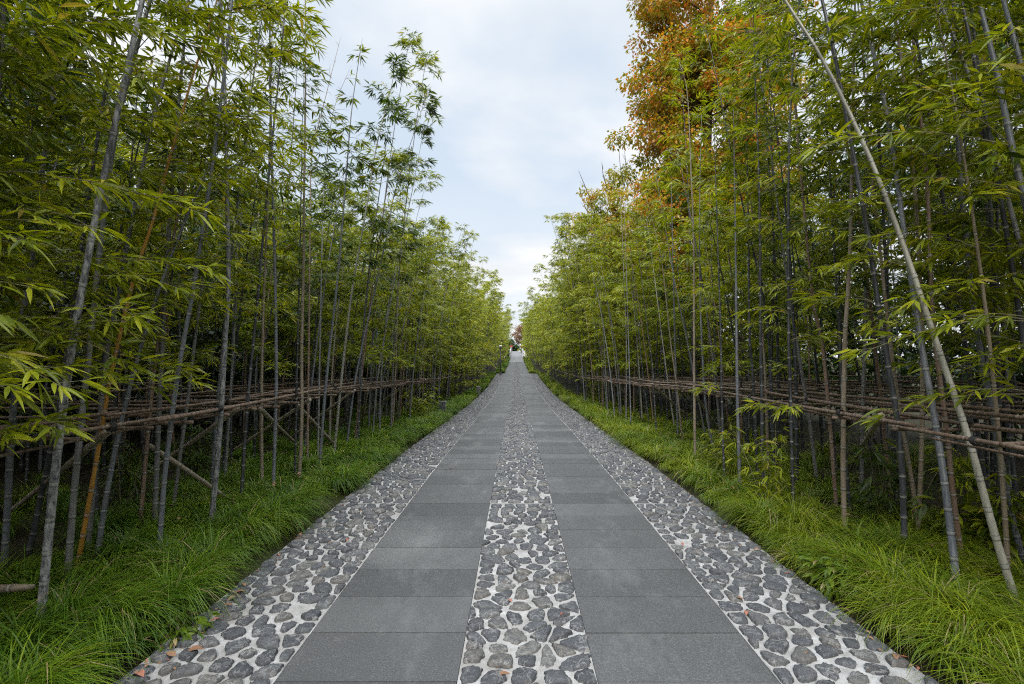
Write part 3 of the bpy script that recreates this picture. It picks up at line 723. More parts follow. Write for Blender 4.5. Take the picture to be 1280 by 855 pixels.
# ------------------------------------------------------------------ sedge grass
def grass(name, side, label, mat):
    rg = np.random.default_rng(77 + side)
    mb = MB()
    edge = GX0 if side < 0 else GX1
    def patch(w0, w1, y0, y1, dens, wid, L0, L1, nseg, hfac=1.0):
        B = 170 if wid < .007 else (130 if wid < .009 else 70)
        area = (w1 - w0) * (y1 - y0); nt = max(1, int(area * dens / B))
        tx = rg.uniform(w0, w1, nt); ty = rg.uniform(y0, y1, nt)
        n = nt * B
        ti = np.repeat(np.arange(nt), B)
        tl = rg.uniform(.68, 1.4, nt)[ti] * (.82 + .3 * np.sin(ty * 2.1 + tx * 3.0)[ti] ** 2)
        comb = (np.pi + rg.normal(0, 1.3, nt))[ti]; cs = rg.uniform(.2, 1.2, nt)[ti]
        az = rg.uniform(0, 2 * np.pi, n); r0 = np.abs(rg.normal(0, .06, n))
        px = tx[ti] + np.cos(az) * r0; py = ty[ti] + np.sin(az) * r0
        az = az + rg.normal(0, .22, n)
        dx = np.cos(az) + cs * np.cos(comb); dy = np.sin(az) + cs * np.sin(comb)
        dx -= .15 * np.clip(1 - tx[ti] / .55, 0, 1)           # lean out over the path edge
        nn = np.sqrt(dx * dx + dy * dy) + 1e-6; dx /= nn; dy /= nn
        L = rg.uniform(L0, L1, n) * tl * hfac; el = rg.uniform(1.0, 1.5, n); curl = rg.uniform(1.9, 3.1, n)
        tt = rg.uniform(0, 1, nt)[ti]
        # points along the blade
        S = np.zeros((n, nseg + 1, 3)); S[:, 0] = np.stack([px, py, np.zeros(n)], -1)
        e = el.copy()
        for k in range(nseg):
            st = L / nseg
            S[:, k + 1] = S[:, k] + np.stack([dx * np.cos(e) * st, dy * np.cos(e) * st, np.sin(e) * st], -1)
            e = e - curl / nseg
        S[:, :, 2] = np.maximum(S[:, :, 2], .004)
        sx, sy = -dy, dx
        w = wid * np.array([.8, 1.0, .9, .7, .42][:nseg] + [.0]) / 2
        if nseg < 4: w = wid * np.concatenate([np.linspace(1, .7, nseg), [.0]]) / 2
        w = w[None, :] * rg.uniform(.7, 1.3, n)[:, None]
        w[:, -1] = .0004
        Ls = S.copy(); Rs = S.copy()
        Ls[..., 0] -= sx[:, None] * w; Ls[..., 1] -= sy[:, None] * w
        Rs[..., 0] += sx[:, None] * w; Rs[..., 1] += sy[:, None] * w
        V = np.concatenate([Ls, Rs], 1)
        V[..., 0] = edge + side * V[..., 0]
        V[..., 2] += g(V[..., 1]) - .02
        m = nseg + 1
        b = np.arange(n)[:, None] * (2 * m)
        Q = np.concatenate([b + np.array([[k, m + k, m + k + 1, k + 1]]) for k in range(nseg)])
        mb.add(V.reshape(-1, 3), None, Q, 0, np.repeat(tt, 2 * m))
    d = 1.0 if side < 0 else .9
    patch(.19 if side < 0 else .12, .75, 1.6, 5.5, 5800 * d, .0058, .27 if side > 0 else .30, .44 if side > 0 else .48, 5)
    patch(.75, 1.7, 2.2, 6.5, 3700 * d, .0058, .25, .42, 5)
    patch(.15 if side < 0 else .11, .75, 5.5, 11, 3200 * d, .0078, .27, .42, 4)
    patch(.75, 1.9, 6.5, 12, 1900 * d, .0075, .24, .40, 3)
    patch(.06, .8, 11, 24, 1500 * d, .011, .26, .42, 3)
    patch(.8, 1.8, 12, 26, 700 * d, .012, .22, .36, 2)
    patch(.04, .8, 24, 49, 520, .020, .26, .42, 2)
    patch(1.7, 4.6, 2.5, 12, 260 * d, .007, .2, .4, 3)
    patch(1.8, 4.2, 12, 30, 110, .012, .2, .4, 2)
    # beyond the side strips the grass closes in on the slabs
    e0 = edge
    edge = SL0 if side < 0 else SR1
    patch(.06, .9, 49.3, 100, 300, .032, .28, .5, 2)
    o = mb.build(name, M[mat])
    tag(o, label, 'grass', None, 'stuff')
grass('sedge_grass', -1, 'deep green arching sedge along the left edge of the path', 'grassl')
grass('sedge_grass', 1, 'lime green arching sedge along the right edge of the path', 'grassr')

# ------------------------------------------------------------------ bamboo rail trellis
def pole_mesh(p, q, r, rg, sides=8):
    p, q = np.asarray(p, float), np.asarray(q, float); L = np.linalg.norm(q - p)
    n = 14; t = np.linspace(0, 1, n)[:, None]
    P = p + (q - p) * t; P[:, 2] -= .012 * np.sin(np.pi * t[:, 0]) * rg.uniform(-1, 1.5) * L / 3
    P[:, 0] += .014 * np.sin(np.pi * t[:, 0]) * rg.uniform(-1, 1)
    mb = MB(); make_culm(mb, P, r, rg, sides, True, rtop=.75); return mb
def lash_at(c, axis, r, parent, rg):
    mb = MB(); a = np.asarray(axis, float); a /= np.linalg.norm(a)
    for k in range(4):
        o = c + a * (k - 1.5) * .011
        b = norm(np.cross(a, [0, 0, 1.]) if abs(a[2]) < .9 else np.cross(a, [1., 0, 0])); u = np.cross(b, a)
        th = np.linspace(0, 2 * math.pi, 11)
        P = o + (np.cos(th)[:, None] * b + np.sin(th)[:, None] * u) * (r * rg.uniform(1.12, 1.28)) + a * .006 * np.sin(th)[:, None]
        tube(mb, P, .0052, 5, 0, cap=False)
    th = rg.uniform(-.6, .6)
    tube(mb, np.array([c + u * r, c + u * r * 2.1 + b * .02 * th, c + u * r * 1.6 + b * .05 * th]), .0035, 4)
    mb.build('lashing', M['lash'], parent, True)
def trellis(side, label, xfront, rows, zrail, yend, ydeep, braces):
    rg = np.random.default_rng(300 + side)
    root = tag(empty('bamboo_trellis', (side * xfront, 2.0, 0)), label, 'trellis')
    o = np.array([side * xfront, 2.0, 0.])
    def put(nm, p, q, r, mat='pole'):
        return pole_mesh(np.asarray(p) - o, np.asarray(q) - o, r, rg).build(nm, M[mat], root, True)
    nrail = 0
    for j, xr in enumerate(rows):
        y = .6 + rg.uniform(0, 1.5) if j else .9
        end = yend if j == 0 else ydeep
        y = max(y, xr * .75 - 1.2) if j else y
        while y < end:
            L = (rg.uniform(2.4, 3.6) if y < 16 else rg.uniform(4.5, 6.5)) if j < 2 else rg.uniform(4.0, 6.2)
            za = zrail + float(g(y)) + rg.normal(0, .026) + .03 * (j % 2) + .012 * j; zb = zrail + float(g(y + L)) + rg.normal(0, .026) + .03 * (j % 2) + .012 * j
            xa, xb = xr + rg.normal(0, .04), xr + rg.normal(0, .04)
            tp = 0 if y < 26 else min(.28, (y - 26) * .02)
            r = rg.uniform(.0125, .0185)
            rl = put('rail', (side * (xa - tp), y, za), (side * (xb - tp), y + L, zb), r); nrail += 1
            if j == 0:
                if y < 14:            # a thinner second pole laid along the front rail
                    put('rail', (side * (xa + .03), y + .5, za - .045), (side * (xb + .035), y + L - .3, zb - .04), r * .62, 'pole'); nrail += 1
                nl = max(1, int(L / 1.3))
                for k in range(nl if y < 20 else 0):
                    f = (k + .5) / nl; c = np.array([side * (xa + (xb - xa) * f), y + L * f, za + (zb - za) * f]) - o
                    lash_at(c, (0, 1, 0), r * 1.25, rl, rg)
            elif y < 10 and j < 4:
                c = np.array([side * (xa + xb) / 2, y + L / 2, (za + zb) / 2]) - o
                lash_at(c, (0, 1, 0), r * 1.2, rl, rg)
            y += L - rg.uniform(.15, .5)
    y = 1.8
    ncross = 0
    while y < ydeep + 3 and ncross < 48:
        z = zrail + float(g(y)) - .05
        x1 = rows[-1] + .3
        put('cross_pole', (side * (xfront - .05), y, z + rg.normal(0, .01)), (side * x1, y + rg.normal(0, .25), z + rg.normal(0, .03)), rg.uniform(.011, .016)); ncross += 1
        y += rg.uniform(.45, .85)
    for p, q in braces:
        put('brace', p, q, .024, 'brace')
trellis(-1, 'lashed bamboo rail trellis with slanting braces holding up the left grove', 2.66, [2.66, 2.98, 3.45, 4.1, 4.9, 5.8], 1.08, 60, 15,
        [((-2.68, 4.94, 1.05), (-4.6, 6.0, 0)), ((-2.68, 8.5, 1.0), (-4.4, 9.8, -.05)), ((-2.7, 5.4, 1.0), (-3.8, 9.0, -.03)),
         ((-2.68, 3.35, 1.05), (-5.0, 5.0, 0)), ((-3.3, 4.6, .75), (-3.0, 5.4, .02)), ((-2.66, 12.6, .95), (-4.3, 13.6, -.15)),
         ((-2.66, 17.5, .85), (-4.2, 19, -.3)), ((-2.66, 6.6, 1.0), (-4.5, 7.6, -.02)), ((-3.1, 7.2, .9), (-2.95, 8.6, -.03)), ((-2.66, 15, .9), (-3.9, 16.4, -.22)), ((-2.7, 9.3, .98), (-3.7, 12.2, -.1))])
trellis(1, 'wide lashed bamboo rail trellis lying like a grid through the right grove', 2.76, [2.76, 2.98, 3.25, 3.5, 3.8, 4.1, 4.45, 4.8, 5.2, 5.7, 6.2, 6.8], 1.09, 52, 20,
        [((2.78, 3.9, 1.1), (4.5, 6.9, .02)), ((2.78, 8.2, 1.05), (4.3, 10.6, -.1)), ((2.78, 10.5, 1.0), (4.6, 13, -.15)), ((2.78, 15.4, .85), (4.5, 17.5, -.27))])

rg = np.random.default_rng(5)
mbp = pole_mesh((-3.75, 2.9, .20), (-2.80, 2.97, .21), .028, rg, 10)
tag(mbp.build('cut_bamboo_pole', M['tan'], None, True), 'cut length of reddish tan bamboo lying on the sedge at lower left', 'pole')

# ------------------------------------------------------------------ trees
def tree(name, label, base, trunk_h, centers, mat, leafL, nleaf, rtrunk, seed, group=None, lean=(0, 0), clump=.55, tintf=None, wid=.62, bare=0):
    """trunk and limbs grown to the leaf clumps in a set of crown ellipsoids; centers: (dx, dy, z, rx, ry, rz, count)"""
    rg = np.random.default_rng(seed)
    root = tag(empty(name, base), label, 'tree', group)
    C = []
    for (dx, dy, z, rx, ry, rz, cnt) in centers:
        d = norm(rg.normal(0, 1, (cnt, 3))); rr = rg.uniform(.25, 1, cnt) ** .45
        C.append(np.array([dx, dy, z]) + d * rr[:, None] * np.array([rx, ry, rz]) * rg.uniform(.85, 1.1, (cnt, 1)))
    C = np.concatenate(C)
    top = max(c[2] for c in centers)
    nt = 10; t = np.linspace(0, 1, nt)
    TP = np.stack([lean[0] * t + .12 * np.sin(t * 5 + seed), lean[1] * t + .1 * np.cos(t * 4 + seed), top * t - .1], -1)
    nodes = list(TP); par = [max(0, i - 1) for i in range(nt)]
    order = np.argsort(np.linalg.norm(C - np.array([centers[0][0], centers[0][1], centers[0][2] * .7]), axis=1))
    for ci in order:
        c = C[ci]; N = np.array(nodes)
        ok = N[:, 2] > trunk_h * .85
        d = np.linalg.norm(N - c, axis=1) + np.where(N[:, 2] > c[2], (N[:, 2] - c[2]) * 1.2, 0) + np.where(ok, 0, 50)
        k = int(np.argmin(d)); p = N[k]; L = np.linalg.norm(c - p); n = max(1, int(L / .8))
        prev = k
        for q in range(1, n + 1):
            f = q / n; pt = p + (c - p) * f + np.array([0, 0, .10 * L * math.sin(math.pi * f)]) + (rg.normal(0, .05, 3) if q < n else 0)
            nodes.append(pt); par.append(prev); prev = len(nodes) - 1
    N = np.array(nodes); w = np.zeros(len(N)); w[nt:] = .15
    load = np.ones(len(N)) * .2
    for i in range(len(N) - 1, 0, -1): load[par[i]] += load[i]
    rad = rtrunk * (load / load[0]) ** .62; rad = np.clip(rad, .008, None)
    mb = MB()
    tube(mb, N[:nt], rad[:nt] * np.linspace(1, .9, nt), 9, 0)
    for i in range(nt, len(N)):
        p, q = N[par[i]], N[i]
        tube(mb, np.array([p, (p + q) / 2 + rg.normal(0, .02, 3), q]), [min(rad[par[i]], rad[i] * 1.3), rad[i] * 1.1, rad[i] * .9], 5, 0, cap=False)
    for _ in range(bare):                                               # leafless twigs that stick out on top
        c = C[rg.integers(len(C))]; d = norm(np.array([rg.normal(0, .35), rg.normal(0, .35), 1.0])); L = rg.uniform(.9, 2.3)
        tube(mb, np.array([c, c + d * L * .5 + rg.normal(0, .06, 3), c + d * L]), [.028, .02, .008], 4, 0, cap=False)
        for kk in range(3):
            s_ = c + d * L * rg.uniform(.3, .8); tube(mb, np.array([s_, s_ + norm(d + rg.normal(0, .5, 3)) * .45]), [.014, .006], 3, 0, cap=False)
    mb.build('trunk', M['bark'], root, True)
    ml = MB(); per = max(4, nleaf // len(C))
    cc = np.repeat(np.arange(len(C)), per); n = len(cc)
    off = norm(rg.normal(0, 1, (n, 3))) * (rg.uniform(0, 1, n) ** .5)[:, None] * clump * rg.uniform(.6, 1.25, len(C))[cc][:, None] * np.array([1, 1, .62])
    P = C[cc] + off
    D = norm(off + rg.normal(0, .25, (n, 3)) + np.array([0, 0, -.25]) * clump)
    tint = rg.uniform(0, 1, len(C))
    if tintf is not None: tint = tintf(C, rg)
    LL = leafL * rg.uniform(.65, 1.25, n)
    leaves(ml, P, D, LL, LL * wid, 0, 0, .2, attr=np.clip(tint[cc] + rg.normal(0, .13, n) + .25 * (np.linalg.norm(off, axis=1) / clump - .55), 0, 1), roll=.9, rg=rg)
    ml.build('crown', M[mat], root)
    return root
def fiery(C, rg):
    z = (C[:, 2] - C[:, 2].min()) / np.ptp(C[:, 2]); x = (C[:, 0] - C[:, 0].min()) / np.ptp(C[:, 0])
    return np.clip(.08 + .42 * z + .26 * (1 - x) + rg.normal(0, .2, len(C)), 0, 1)
tree('autumn_tree', 'tall broadleaf tree turning orange red, towering behind the right grove', (6.4, 17, -.25), 3.5,
     [(0, 0, 9.0, 2.9, 3.2, 3.6, 210), (.2, .4, 9.5, 1.6, 1.8, 3.4, 50), (.1, 0, 13.5, 2.9, 3.0, 3.6, 150), (.2, -.4, 5.6, 2.4, 2.4, 2.2, 90), (.3, 0, 17, 2.4, 2.4, 2.4, 50)], 'autumn', .12, 130000, .34, 41, tintf=fiery)
tree('autumn_tree', 'smaller yellow and green tree with bare twigs left of the tall orange one', (6.0, 30, -.4), 3.0,
     [(0, 0, 7.5, 2.6, 2.8, 3.2, 120), (-.9, 0, 10.2, 2.0, 2.0, 2.0, 45), (.6, 0, 11, 1.9, 2, 2.2, 45)], 'autumn_yellow', .16, 16000, .2, 42, clump=.5, bare=40)
tree('autumn_tree', 'low amber leaved tree at the foot of the tall orange one', (5.2, 23, -.38), 2.5,
     [(0, 0, 5.6, 1.7, 2.0, 2.4, 70), (.1, 0, 7.4, 1.3, 1.5, 1.6, 35)], 'autumn_yellow', .14, 8000, .14, 43)
tree('broadleaf_tree', 'green broadleaf tree standing behind the near end of the right grove', (9.0, 8.5, 0), 2.5,
     [(0, 0, 6.0, 2.6, 3.0, 3.2, 110), (.2, .3, 9.2, 2.3, 2.4, 2.2, 55)], 'ever', .14, 13000, .22, 44)
tree('broadleaf_tree', 'dark evergreen tree behind the upper left corner of the left grove', (-8.4, 7.2, 0), 2.0,
     [(0, 0, 5.4, 2.3, 2.8, 3.2, 110), (-.2, .2, 8.6, 2.0, 2.2, 2.2, 55)], 'ever', .14, 14000, .22, 45)
tree('broadleaf_tree', 'dark evergreen tree behind the middle of the left grove', (-8.0, 14, -.2), 2.0,
     [(0, 0, 4.8, 2.0, 3.2, 2.6, 100)], 'ever', .15, 9000, .2, 46)
tree('broadleaf_tree', 'evergreen tree behind the far half of the left grove', (-7.6, 24, -.38), 2.0,
     [(0, 0, 5.2, 2.2, 3.6, 2.8, 90)], 'ever', .18, 7000, .2, 47)
tree('broadleaf_tree', 'green tree seen through the right grove past the tall orange one', (8.0, 40, -.2), 2.5,
     [(0, 0, 7.5, 2.8, 4, 4.0, 110)], 'autumn_yellow', .22, 7000, .25, 48)
tree('rusty_tree', 'rusty pink leaved tree beyond the bridge at the end of the path', (1.6, 158, 1.6), 3,
     [(0, 0, 7.0, 2.8, 3, 3.0, 70), (2.0, 0, 8.5, 2.6, 3, 3.0, 50)], 'rust', .5, 2600, .25, 49, clump=.9)
tree('yellow_tree', 'lime yellow tree right of the bridge at the end of the path', (3.9, 106, 1.5), 1,
     [(0, 0, 3.2, .9, 1.6, 2.4, 40), (.1, 0, 6.0, .6, 1.0, 1.8, 20)], 'lime', .35, 1500, .12, 50, clump=.6)
tree('broadleaf_tree', 'dull green tree behind the bridge, left of the rusty one', (-3.0, 170, 1.6), 2,
     [(0, 0, 3.5, 4.2, 3, 3.0, 90)], 'ever', .6, 3600, .25, 51, clump=1.0)
def shade_shrub_row(side, label, group, xs_, ys_):  # shrub rows added to block light from behind and keep the groves dark
    for k, (xx, yy_) in enumerate(zip(xs_, ys_)):
        tree('added_evergreen_shrub', label, (side * xx, yy_, float(g(yy_))), .2,
             [(0, 0, 1.6 + .2 * (k % 3), 1.1, 2.5, 1.7, 60), (.2, .6 * (-1) ** k, 4.0 + .5 * (k % 2), 1.0, 2.3, 2.0, 44), (.3, -.5, 6.3, .8, 1.7, 1.2, 18 if side > 0 else 6)], 'ever', .15, 10000, .1, 700 + k + (40 if side > 0 else 0), group, clump=.7)
for xx, yy_, lb in ((3.6, 114, 'bush close against the right railing of the bridge'), (5.2, 118, 'bushy tree right of the bridge railing'), (-4.6, 116, 'bushy tree left of the bridge railing'), (7.5, 126, 'larger bushy tree behind the right end of the bridge')):
    tree('broadleaf_tree', lb, (xx, yy_, 1.55), .3, [(0, 0, 2.0, 2.6, 2.5, 2.0, 60), (0, 0, 4.6, 2.0, 2, 1.8, 30)], 'lime', .45, 2600, .15, int(900 + yy_), clump=.8)
shade_shrub_row(-1, 'dark evergreen shrub added behind the left grove to deepen its shade', 'added evergreen shrubs behind the left grove', [7.7, 7.9, 7.6, 7.9, 7.7, 7.5, 7.4], [6, 10, 14.5, 19, 24, 30, 37])
shade_shrub_row(1, 'dark evergreen shrub added behind the right grove to deepen its shade', 'added evergreen shrubs behind the right grove', [8.3, 8.6, 8.4, 8.3, 8.1, 8.0, 7.9, 7.8], [5.5, 9, 13, 17.5, 22, 27, 33, 40])

# ------------------------------------------------------------------ low plants
def sprig(name, label, cat, px, py, h, n, mat, leafL, wid, seed, spread=.16, lean=None, X=None, Y=None):
    rg = np.random.default_rng(seed)
    if Y is None: Y = base_depth(py); X = (px - VX) * Y / F
    root = tag(empty(name, (X, Y, float(g(Y)))), label, cat)
    ms, ml = MB(), MB(); LP, LD = [], []
    for k in range(n):
        a = rg.uniform(0, 6.28); d = np.array([math.cos(a) * rg.uniform(.05, .4), math.sin(a) * rg.uniform(.05, .4), 1.]); d /= np.linalg.norm(d)
        b = np.array([math.cos(a), math.sin(a), 0]) * spread * rg.uniform(0, .5); L = h * rg.uniform(.6, 1.1)
        t = np.linspace(0, 1, 8)[:, None]; P = b + d * L * t + np.array([d[0], d[1], -.15]) * (t ** 2) * L * .3
        tube(ms, P, np.linspace(.005, .0015, 8), 4, 0, cap=False)
        q = .2
        while q < 1:
            c = P[int(q * 7)] + (P[min(7, int(q * 7) + 1)] - P[int(q * 7)]) * (q * 7 % 1)
            for m in range(rg.integers(2, 5)):
                a2 = rg.uniform(0, 6.28); tl = rg.uniform(.02, .14); e2 = rg.uniform(-.5, .5)
                dd = np.array([math.cos(a2) * math.cos(e2), math.sin(a2) * math.cos(e2), math.sin(e2)])
                for z in range(3):
                    a3 = a2 + rg.normal(0, .5); e3 = e2 - rg.uniform(0, .6)
                    LP.append(c + dd * tl); LD.append((math.cos(a3) * math.cos(e3), math.sin(a3) * math.cos(e3), math.sin(e3)))
            q += rg.uniform(.05, .1) if h > .5 else rg.uniform(.1, .2)
    ms.build('stems', M['twig'], root)
    LL = leafL * rg.uniform(.6, 1.2, len(LP)); leaves(ml, np.array(LP), np.array(LD), LL, LL * wid, 0, 1 if Y < 8 else 0, .2, rg=rg)
    ml.build('leaves', M[mat], root)
    return root
sprig('bamboo_sprout', 'bushy yellow green sprout under the rail beside the thin black culm', 'sprout', 968, 640, 1.15, 5, 'leafy', .11, .17, 61, .25)
sprig('bamboo_sprout', 'dark leafed sprout behind the orange tan culm on the right', 'sprout', 1110, 655, .85, 6, 'leafd', .13, .16, 62, .35)
sprig('bamboo_sprout', 'leafy sprout hugging the foot of the bluish culm at the right edge', 'sprout', 1255, 690, 1.0, 4, 'leafy', .11, .16, 63, .2)
sprig('broadleaf_weed', 'low weed with broad oval leaves right of the blue grey culm', 'weed', 1218, 690, .55, 4, 'leaf', .13, .34, 64, .15)
sprig('golden_sprig', 'golden yellow sprigs rising beside the slender dark culm', 'sprout', 897, 590, .75, 4, 'leafy', .09, .16, 65, .1)
sprig('shrub', 'yellow green shrub growing under the left rail before the bollard light', 'shrub', 527, 528, 1.0, 9, 'leafy', .11, .22, 66, .5)
sprig('shrub', 'small shrub under the left rail beyond the first bollard light', 'shrub', 566, 498, .8, 7, 'leafy', .12, .22, 67, .4)
sprig('shrub', 'round shrub poking through the right rail far along the path', 'shrub', 752, 505, 1.5, 9, 'leafy', .13, .22, 68, .4)
sprig('broadleaf_weed', 'small bright weed at the left cobble edge', 'weed', 222, 795, .12, 4, 'grassr', .055, .38, 69, .04)
sprig('broadleaf_weed', 'low clump of bright weeds among the sedge on the right', 'weed', 1048, 735, .20, 6, 'grassr', .09, .4, 70, .12)
sprig('bamboo_sprout', 'thin dark leafed sprout in the shade behind the golden culm', 'sprout', 150, 650, .8, 4, 'leafd', .12, .15, 71, .3)
sprig('bamboo_sprout', 'sprout in the shade behind the brown culm on the left', 'sprout', 245, 608, .9, 5, 'leafd', .12, .15, 72, .3)

# ------------------------------------------------------------------ bollard lights, lamp post, wall, bridge
def bollard(label, px, py, w, h):
    Y = base_depth(py); X = (px - VX) * Y / F; z = float(g(Y))
    root = tag(empty('bollard_light', (X, Y, z)), label, 'bollard light', 'bollard lights in the left sedge')
    mb = MB(); box(mb, (0, 0, h / 2 - .02), (w, w, h - .04)); mb.build('body', M['bollard'], root)
    mb = MB(); box(mb, (0, 0, h - .02), (w * 1.08, w * 1.08, .03)); mb.build('cap', M['glass'], root)
    mb = MB(); box(mb, (w * .515, 0, h * .72), (w * .03, w * .7, h * .25)); mb.build('lens', M['glass'], root)
bollard('nearer small dark grey box light standing in the left sedge', 553, 519, .20, .44)
bollard('farther small dark grey box light standing in the left sedge', 598, 493, .21, .44)

Y = 47; X = (625.6 - VX) * Y / F
root = tag(empty('lamp_post', (X, Y, float(g(Y)))), 'dark lamp post with a pale cap at the far left of the path', 'lamp post')
mb = MB(); tube(mb, [(0, 0, 0), (0, 0, 2.4)], [.06, .05], 8); mb.build('post', M['iron'], root, True)
mb = MB(); box(mb, (0, 0, 2.52), (.2, .2, .24)); mb.build('lantern', M['iron'], root)
mb = MB(); tube(mb, [(.0, 0, 2.64), (0, 0, 2.72)], [.2, .06], 8); mb.build('cap', M['lampcap'], root)
mb = MB(); box(mb, (0, 0, .15), (.2, .2, .3)); mb.build('plinth', M['iron'], root)

root = tag(empty('garden_wall', (-9.6, 2, 0)), 'pale rendered wall with a dark coping behind the left grove', 'wall')
mb = MB(); box(mb, (0, 20, 1.9), (.25, 44, 4.6)); mb.build('wall_face', M['wall'], root)
mb = MB(); box(mb, (0, 20, 4.28), (.5, 44.4, .16)); box(mb, (0, 20, 4.42), (.2, 44.4, .12)); mb.build('coping', M['tile'], root)

# bridge at the end
root = tag(empty('bridge', (.05, 99.5, float(g(99.5)))), 'humped footbridge with white railings and red tops at the end of the path', 'bridge')
z0 = float(g(99.5))
def deck(y):
    u = np.clip((y - 99.5) / 30.5, 0, 1.4); return z0 + 1.6 * np.sin(np.minimum(u, 1.0) * math.pi / 2)
yy = np.linspace(99.5, 131, 20); zz = deck(yy) - z0
mb = MB(); n = len(yy)
V = np.concatenate([np.stack([np.full(n, x), yy - 99.5, zz - dz], -1) for x, dz in ((-1.2, 0), (1.2, 0), (1.2, .5), (-1.2, .5))])
k = np.arange(n - 1); mb.add(V, None, np.concatenate([np.stack([a * n + k, b * n + k, b * n + k + 1, a * n + k + 1], -1) for a, b in ((0, 1), (1, 2), (3, 0))] + [np.array([[n - 1, 2 * n - 1, 3 * n - 1, 4 * n - 1]])]))
mb.build('deck', M['concrete'], root)
for sx in (-1, 1):
    rl = MB(); P = np.stack([np.full(n, sx * 1.32), yy - 99.5, zz + .95], -1); P2 = P.copy(); P2[:, 2] -= .55
    tube(rl, P[:-3], .07, 6); tube(rl, P2[:-3], .05, 6)
    ro = rl.build('railing', M['white'], root, True)
    for y in np.linspace(99.8, 126, 10):
        pm = MB(); box(pm, (sx * 1.32, y - 99.5, float(deck(y)) - z0 + .42), (.16, .16, 1.0)); pm.build('post', M['white'], ro)
    ep = MB(); box(ep, (sx * 1.22, 30.5, 1.6 + .55), (.34, .34, 1.1)); eo = ep.build('end_pillar', M['iron'], root)
    cp = MB(); box(cp, (sx * 1.28, 30.5, 1.6 + 1.28), (.62, .5, .36)); box(cp, (sx * 1.6, 30.5, 1.6 + 1.2), (.2, .4, .5)); cp.build('pillar_top', M['red'], eo)

# ------------------------------------------------------------------ fallen leaves
def dead_leaf(px, py, L, mat, label, group=None, dz=.012, rz=None, Y=None, X=None, zoff=None):
    Y = base_depth(py) if Y is None else Y; X = (px - VX) * Y / F if X is None else X
    L *= .78
    mb = MB(); n = 7; t = np.linspace(0, 1, n); w = L * .21 * np.sin(np.pi * t ** .8) ** .8 + .0006
    ph = random.uniform(.4, 1.6); crv = random.uniform(.05, .2)
    zc = crv * L * np.sin(t * math.pi * ph) + .002
    V = []
    for a in (-1, 0, 1):
        V.append(np.stack([(t - .5) * L, a * w, zc + abs(a) * w * random.uniform(.15, .6)], -1))
    k = np.arange(n - 1); mb.add(np.concatenate(V), None, np.concatenate([np.stack([k, k + 1, n + k + 1, n + k], -1), np.stack([n + k, n + k + 1, 2 * n + k + 1, 2 * n + k], -1)]))
    tube(mb, [(-.5 * L, 0, zc[0]), (-.68 * L, .03 * L, zc[0] + .003)], .0009, 4, 0)
    o = mb.build('fallen_leaf', M[mat], None, True)
    o.location = (X, Y, float(g(Y)) + (dz if zoff is None else zoff)); o.rotation_euler = (random.uniform(-.15, .15), random.uniform(-.15, .15), random.uniform(0, 6.28) if rz is None else rz)
    tag(o, label, 'leaf', group)
dead_leaf(631, 846, .075, 'dead', 'curled brown leaf lying on the centre cobbles at the bottom of the photo')
dead_leaf(638, 754, .05, 'deadred', 'small pink red leaf on the left half of the centre cobbles')
dead_leaf(703, 770, .05, 'deadred', 'small pink red leaf on the right half of the centre cobbles')
dead_leaf(563, 586, .07, 'dead', 'single dark leaf lying on the left slabs', dz=.004)
GLv = 'fallen leaves along the left cobbles'
for (px, py, L, m) in ((172, 848, .11, 'deadred'), (214, 822, .09, 'dead'), (245, 816, .1, 'dead'), (211, 800, .1, 'dead'), (268, 778, .07, 'deadred'), (290, 752, .09, 'dead'), (300, 743, .08, 'deadred'),
                       (285, 760, .07, 'dead'), (305, 733, .06, 'dead'), (348, 696, .06, 'deadred'), (375, 670, .05, 'deadred'), (434, 677, .06, 'deadred'), (413, 680, .05, 'dead'), (240, 770, .08, 'dead'), (420, 622, .05, 'dead')):
    dead_leaf(px, py, L, m, 'dry %s leaf lying at the grassy edge of the left cobbles' % ('reddish' if m == 'deadred' else 'brown'), GLv)
GRv = 'fallen leaves along the right cobbles'
for (px, py, L, m) in ((933, 769, .08, 'deadred'), (925, 751, .06, 'dead'), (853, 682, .06, 'deadred'), (1057, 766, .08, 'dead'), (1120, 825, .09, 'dead'), (905, 668, .06, 'dead'), (1015, 728, .08, 'dead'), (978, 702, .06, 'deadred'), (835, 600, .06, 'deadred'), (820, 597, .05, 'dead')):
    dead_leaf(px, py, L, m, 'dry %s leaf lying on or beside the right cobbles' % ('reddish' if m == 'deadred' else 'brown'), GRv)
GSv = 'fallen leaves caught on the right sedge'
for k in range(34):
    Yk = random.uniform(3.2, 13); Xk = random.uniform(2.25, 3.4)
    dead_leaf(0, 0, random.uniform(.045, .095), 'dead' if k % 3 else 'deadred', 'dry %s leaf caught on top of the right sedge' % ('brown' if k % 3 else 'reddish'), GSv, Y=Yk, X=Xk, zoff=random.uniform(.16, .23))
for k in range(10):
    Yk = random.uniform(3.2, 9); Xk = -random.uniform(2.3, 3.2)
    dead_leaf(0, 0, random.uniform(.045, .09), 'dead', 'dry pale leaf caught on top of the left sedge', 'fallen leaves caught on the left sedge', Y=Yk, X=Xk, zoff=random.uniform(.16, .23))

for side, x0, nm in ((-1, GX0 + .01, 'left'), (1, GX1 - .01, 'right')):
    for k in range(58):
        Yk = 2.45 + 9 * random.random() ** 1.6; Xk = x0 - side * abs(random.gauss(0, .07)) if k % 5 else x0 - side * random.uniform(0, .7)
        dead_leaf(0, 0, random.uniform(.022, .05), 'dead' if k % 4 else 'deadred', 'tiny scrap of dry %s leaf litter on the %s cobbles' % ('brown' if k % 4 else 'reddish', nm), 'leaf litter on the %s cobbles' % nm, Y=Yk, X=Xk, zoff=.013)
